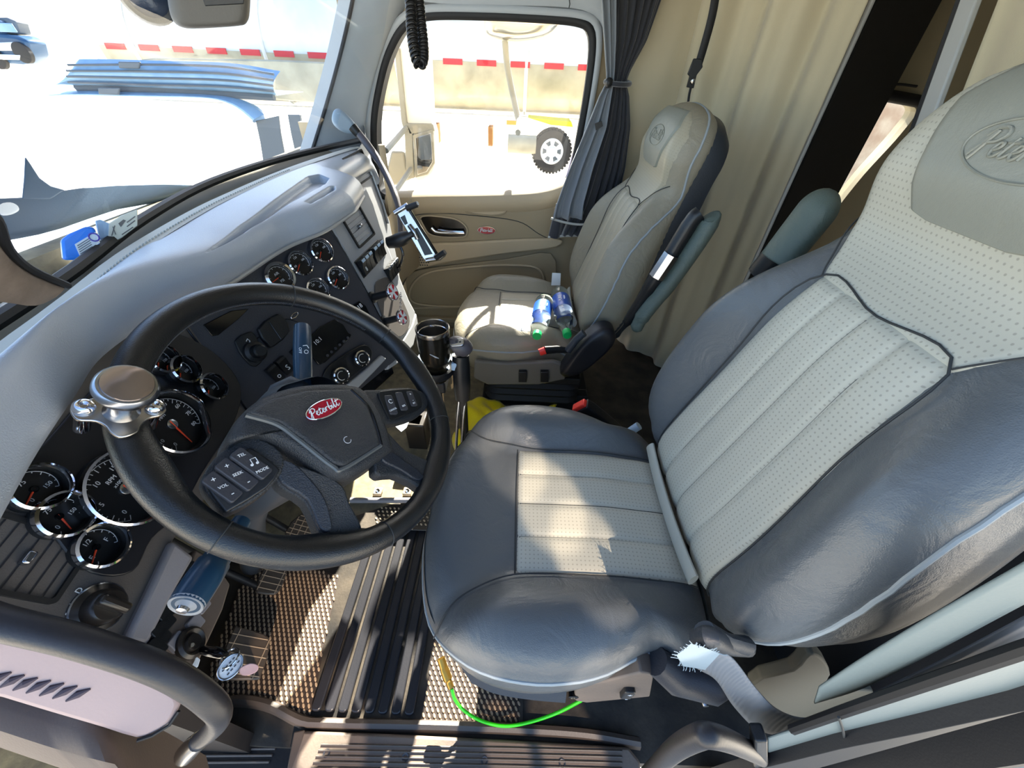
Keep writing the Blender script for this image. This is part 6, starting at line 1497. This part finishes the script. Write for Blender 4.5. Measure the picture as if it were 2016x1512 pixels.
for x, y in ((44, 104), (-6, 116)): MB().lathe(kpx(x, y, 8.97), (-1, 0, 0), [(.0001, .03), (.12, .03), (.15, .02), (.15, -.05)], 24).build('truck_wheel', 'tire', pk)
# side mirrors of the truck itself
mr = thing('side_mirror', 'tall double mirror of the truck outside the front of the passenger window', 'mirror', P(830, 330, x=2.25) - V(0, 0, .1))
mx_ = 2.25
def mpx(x, y, o=0): return P(x, y, x=mx_ + o)
sh_ = slab('mirror_shell', [mpx(x, y, .02) for x, y in [(778, 90), (838, 82), (846, 120), (852, 240), (858, 262), (858, 330), (845, 350), (818, 358), (802, 280), (790, 180)]], (-1, 0, 0), .08, 'outside_white', mr, bevel=.01, smooth_n=2)
slab('mirror_pole', [mpx(x, y) for x, y in [(776, 96), (786, 94), (800, 240), (812, 262), (815, 352), (800, 350), (796, 262), (790, 240)]], (-1, 0, 0), .03, 'mirror_grey', mr, bevel=.004)
mg = slab('lower_mirror_glass', [mpx(x, y, -.004) for x, y in [(812, 266), (852, 254), (856, 322), (842, 344), (818, 350)]], (-1, 0, 0), .012, 'mirror_grey', mr, bevel=.003)
slab('lower_mirror_face', [mpx(x, y, -.012) for x, y in [(818, 272), (848, 262), (852, 318), (840, 338), (822, 344)]], (-1, 0, 0), .006, 'mirror_face', mr, bevel=.001)
slab('mirror_band', [mpx(x, y, .0) for x, y in [(800, 243), (852, 244), (856, 258), (806, 264)]], (-1, 0, 0), .02, 'mirror_grey', mr, bevel=.002)
slab('cowl_mirror_foot', [mpx(x, y) for x, y in [(770, 297), (795, 298), (800, 330), (812, 352), (780, 365), (752, 366), (762, 330)]], (-1, 0, 0), .04, 'mirror_grey', mr, bevel=.01)
for zz in (.9, .72): MB().tube([V(2.24, mpx(800, 250)[1], zz), V(1.93, mpx(800, 250)[1] + .02, zz - .05)], .012, n=8).build('mirror_bracket', 'mirror_grey', mr)
mr2 = thing('convex_mirror', 'rounded convex mirror on a bent arm at the top of the side window', 'mirror', P(1025, 50, x=2.3))
o_ = resample(cr([P(x, y, x=2.3) for x, y in [(953, 40), (958, 30), (1000, 34), (1060, 38), (1098, 42), (1092, 58), (1070, 72), (1030, 80), (990, 78), (958, 66)]], 5, True), 60)[:-1]
rings(o_, (-1, 0, 0), .05, .06, roll=.6).build('mirror_dome', 'brushed', mr2, angle=180)
MB().tube(o_, .008, n=6, closed=True).build('mirror_rim', 'outside_white', mr2)
MB().tube(cr([P(994, 80, x=2.3), P(998, 125, x=2.29), P(1006, 170, x=2.27), P(1018, 225, x=2.2), P(1022, 236, x=2.18)], 5), .014, n=10).build('mirror_arm', 'mirror_grey', mr2)
MB().tube([P(1022, 236, x=2.18), P(1022, 236, x=2.18) * V(0, 1, 1) + V(1.925, 0, -.02)], .012, n=8).build('mirror_bracket', 'mirror_grey', mr2)
# dark cowl shapes standing in for a windshield reflection, white hood beyond
hd3 = MB(); G = []
for x in np.linspace(-.1, 1.95, 20):
    G.append([V(x, y, z - .10 * ((x - .95) / 1.0) ** 2) for y, z in ((.80, .84), (1.0, .82), (1.4, .78), (2.0, .70), (2.6, .55), (2.9, .2), (2.95, -.4))])
hood = hd3.grid(G).build('truck_hood', 'hood_white'); single(hood, 'sunlit white truck hood in front of the windshield', 'hood')
cw = thing('reflected_cowl', 'dark cowl shapes with pointed fin standing in for a reflection at the windshield base', 'cowl', P(150, 420, y=.95))
def cpx(x, y, yy=.93): return P(x, y, y=yy)
slab('reflected_cover', [cpx(x, y) for x, y in [(-60, 395), (0, 388), (60, 385), (130, 372), (230, 362), (380, 362), (330, 385), (230, 402), (120, 438), (30, 458), (-60, 462)]], nrm(V(-.2, -.6, .8)), .02, 'reflected_dark', cw, bevel=.004, smooth_n=2)
slab('reflected_fin', [cpx(x, y, .92) for x, y in [(50, 308), (60, 322), (78, 350), (100, 366), (128, 374), (100, 392), (44, 392), (48, 350)]], nrm(V(-.5, -.8, .2)), .01, 'reflected_dark', cw, bevel=.002)
slab('reflected_oval', [cpx(x, y, .915) for x, y in [(0, 402), (20, 398), (34, 404), (36, 412), (20, 420), (0, 420)]], nrm(V(-.2, -.6, .8)), .004, 'outside_white', cw, bevel=.002, smooth_n=3)
# brick wall and debris outside the rear window
bw = MB(); bw.box(V(7, -6.2, .2), (.3, 7, 3.2)); struct(bw.build('far_wall', 'brick_far'), 'pale brick wall beyond the small rear window')
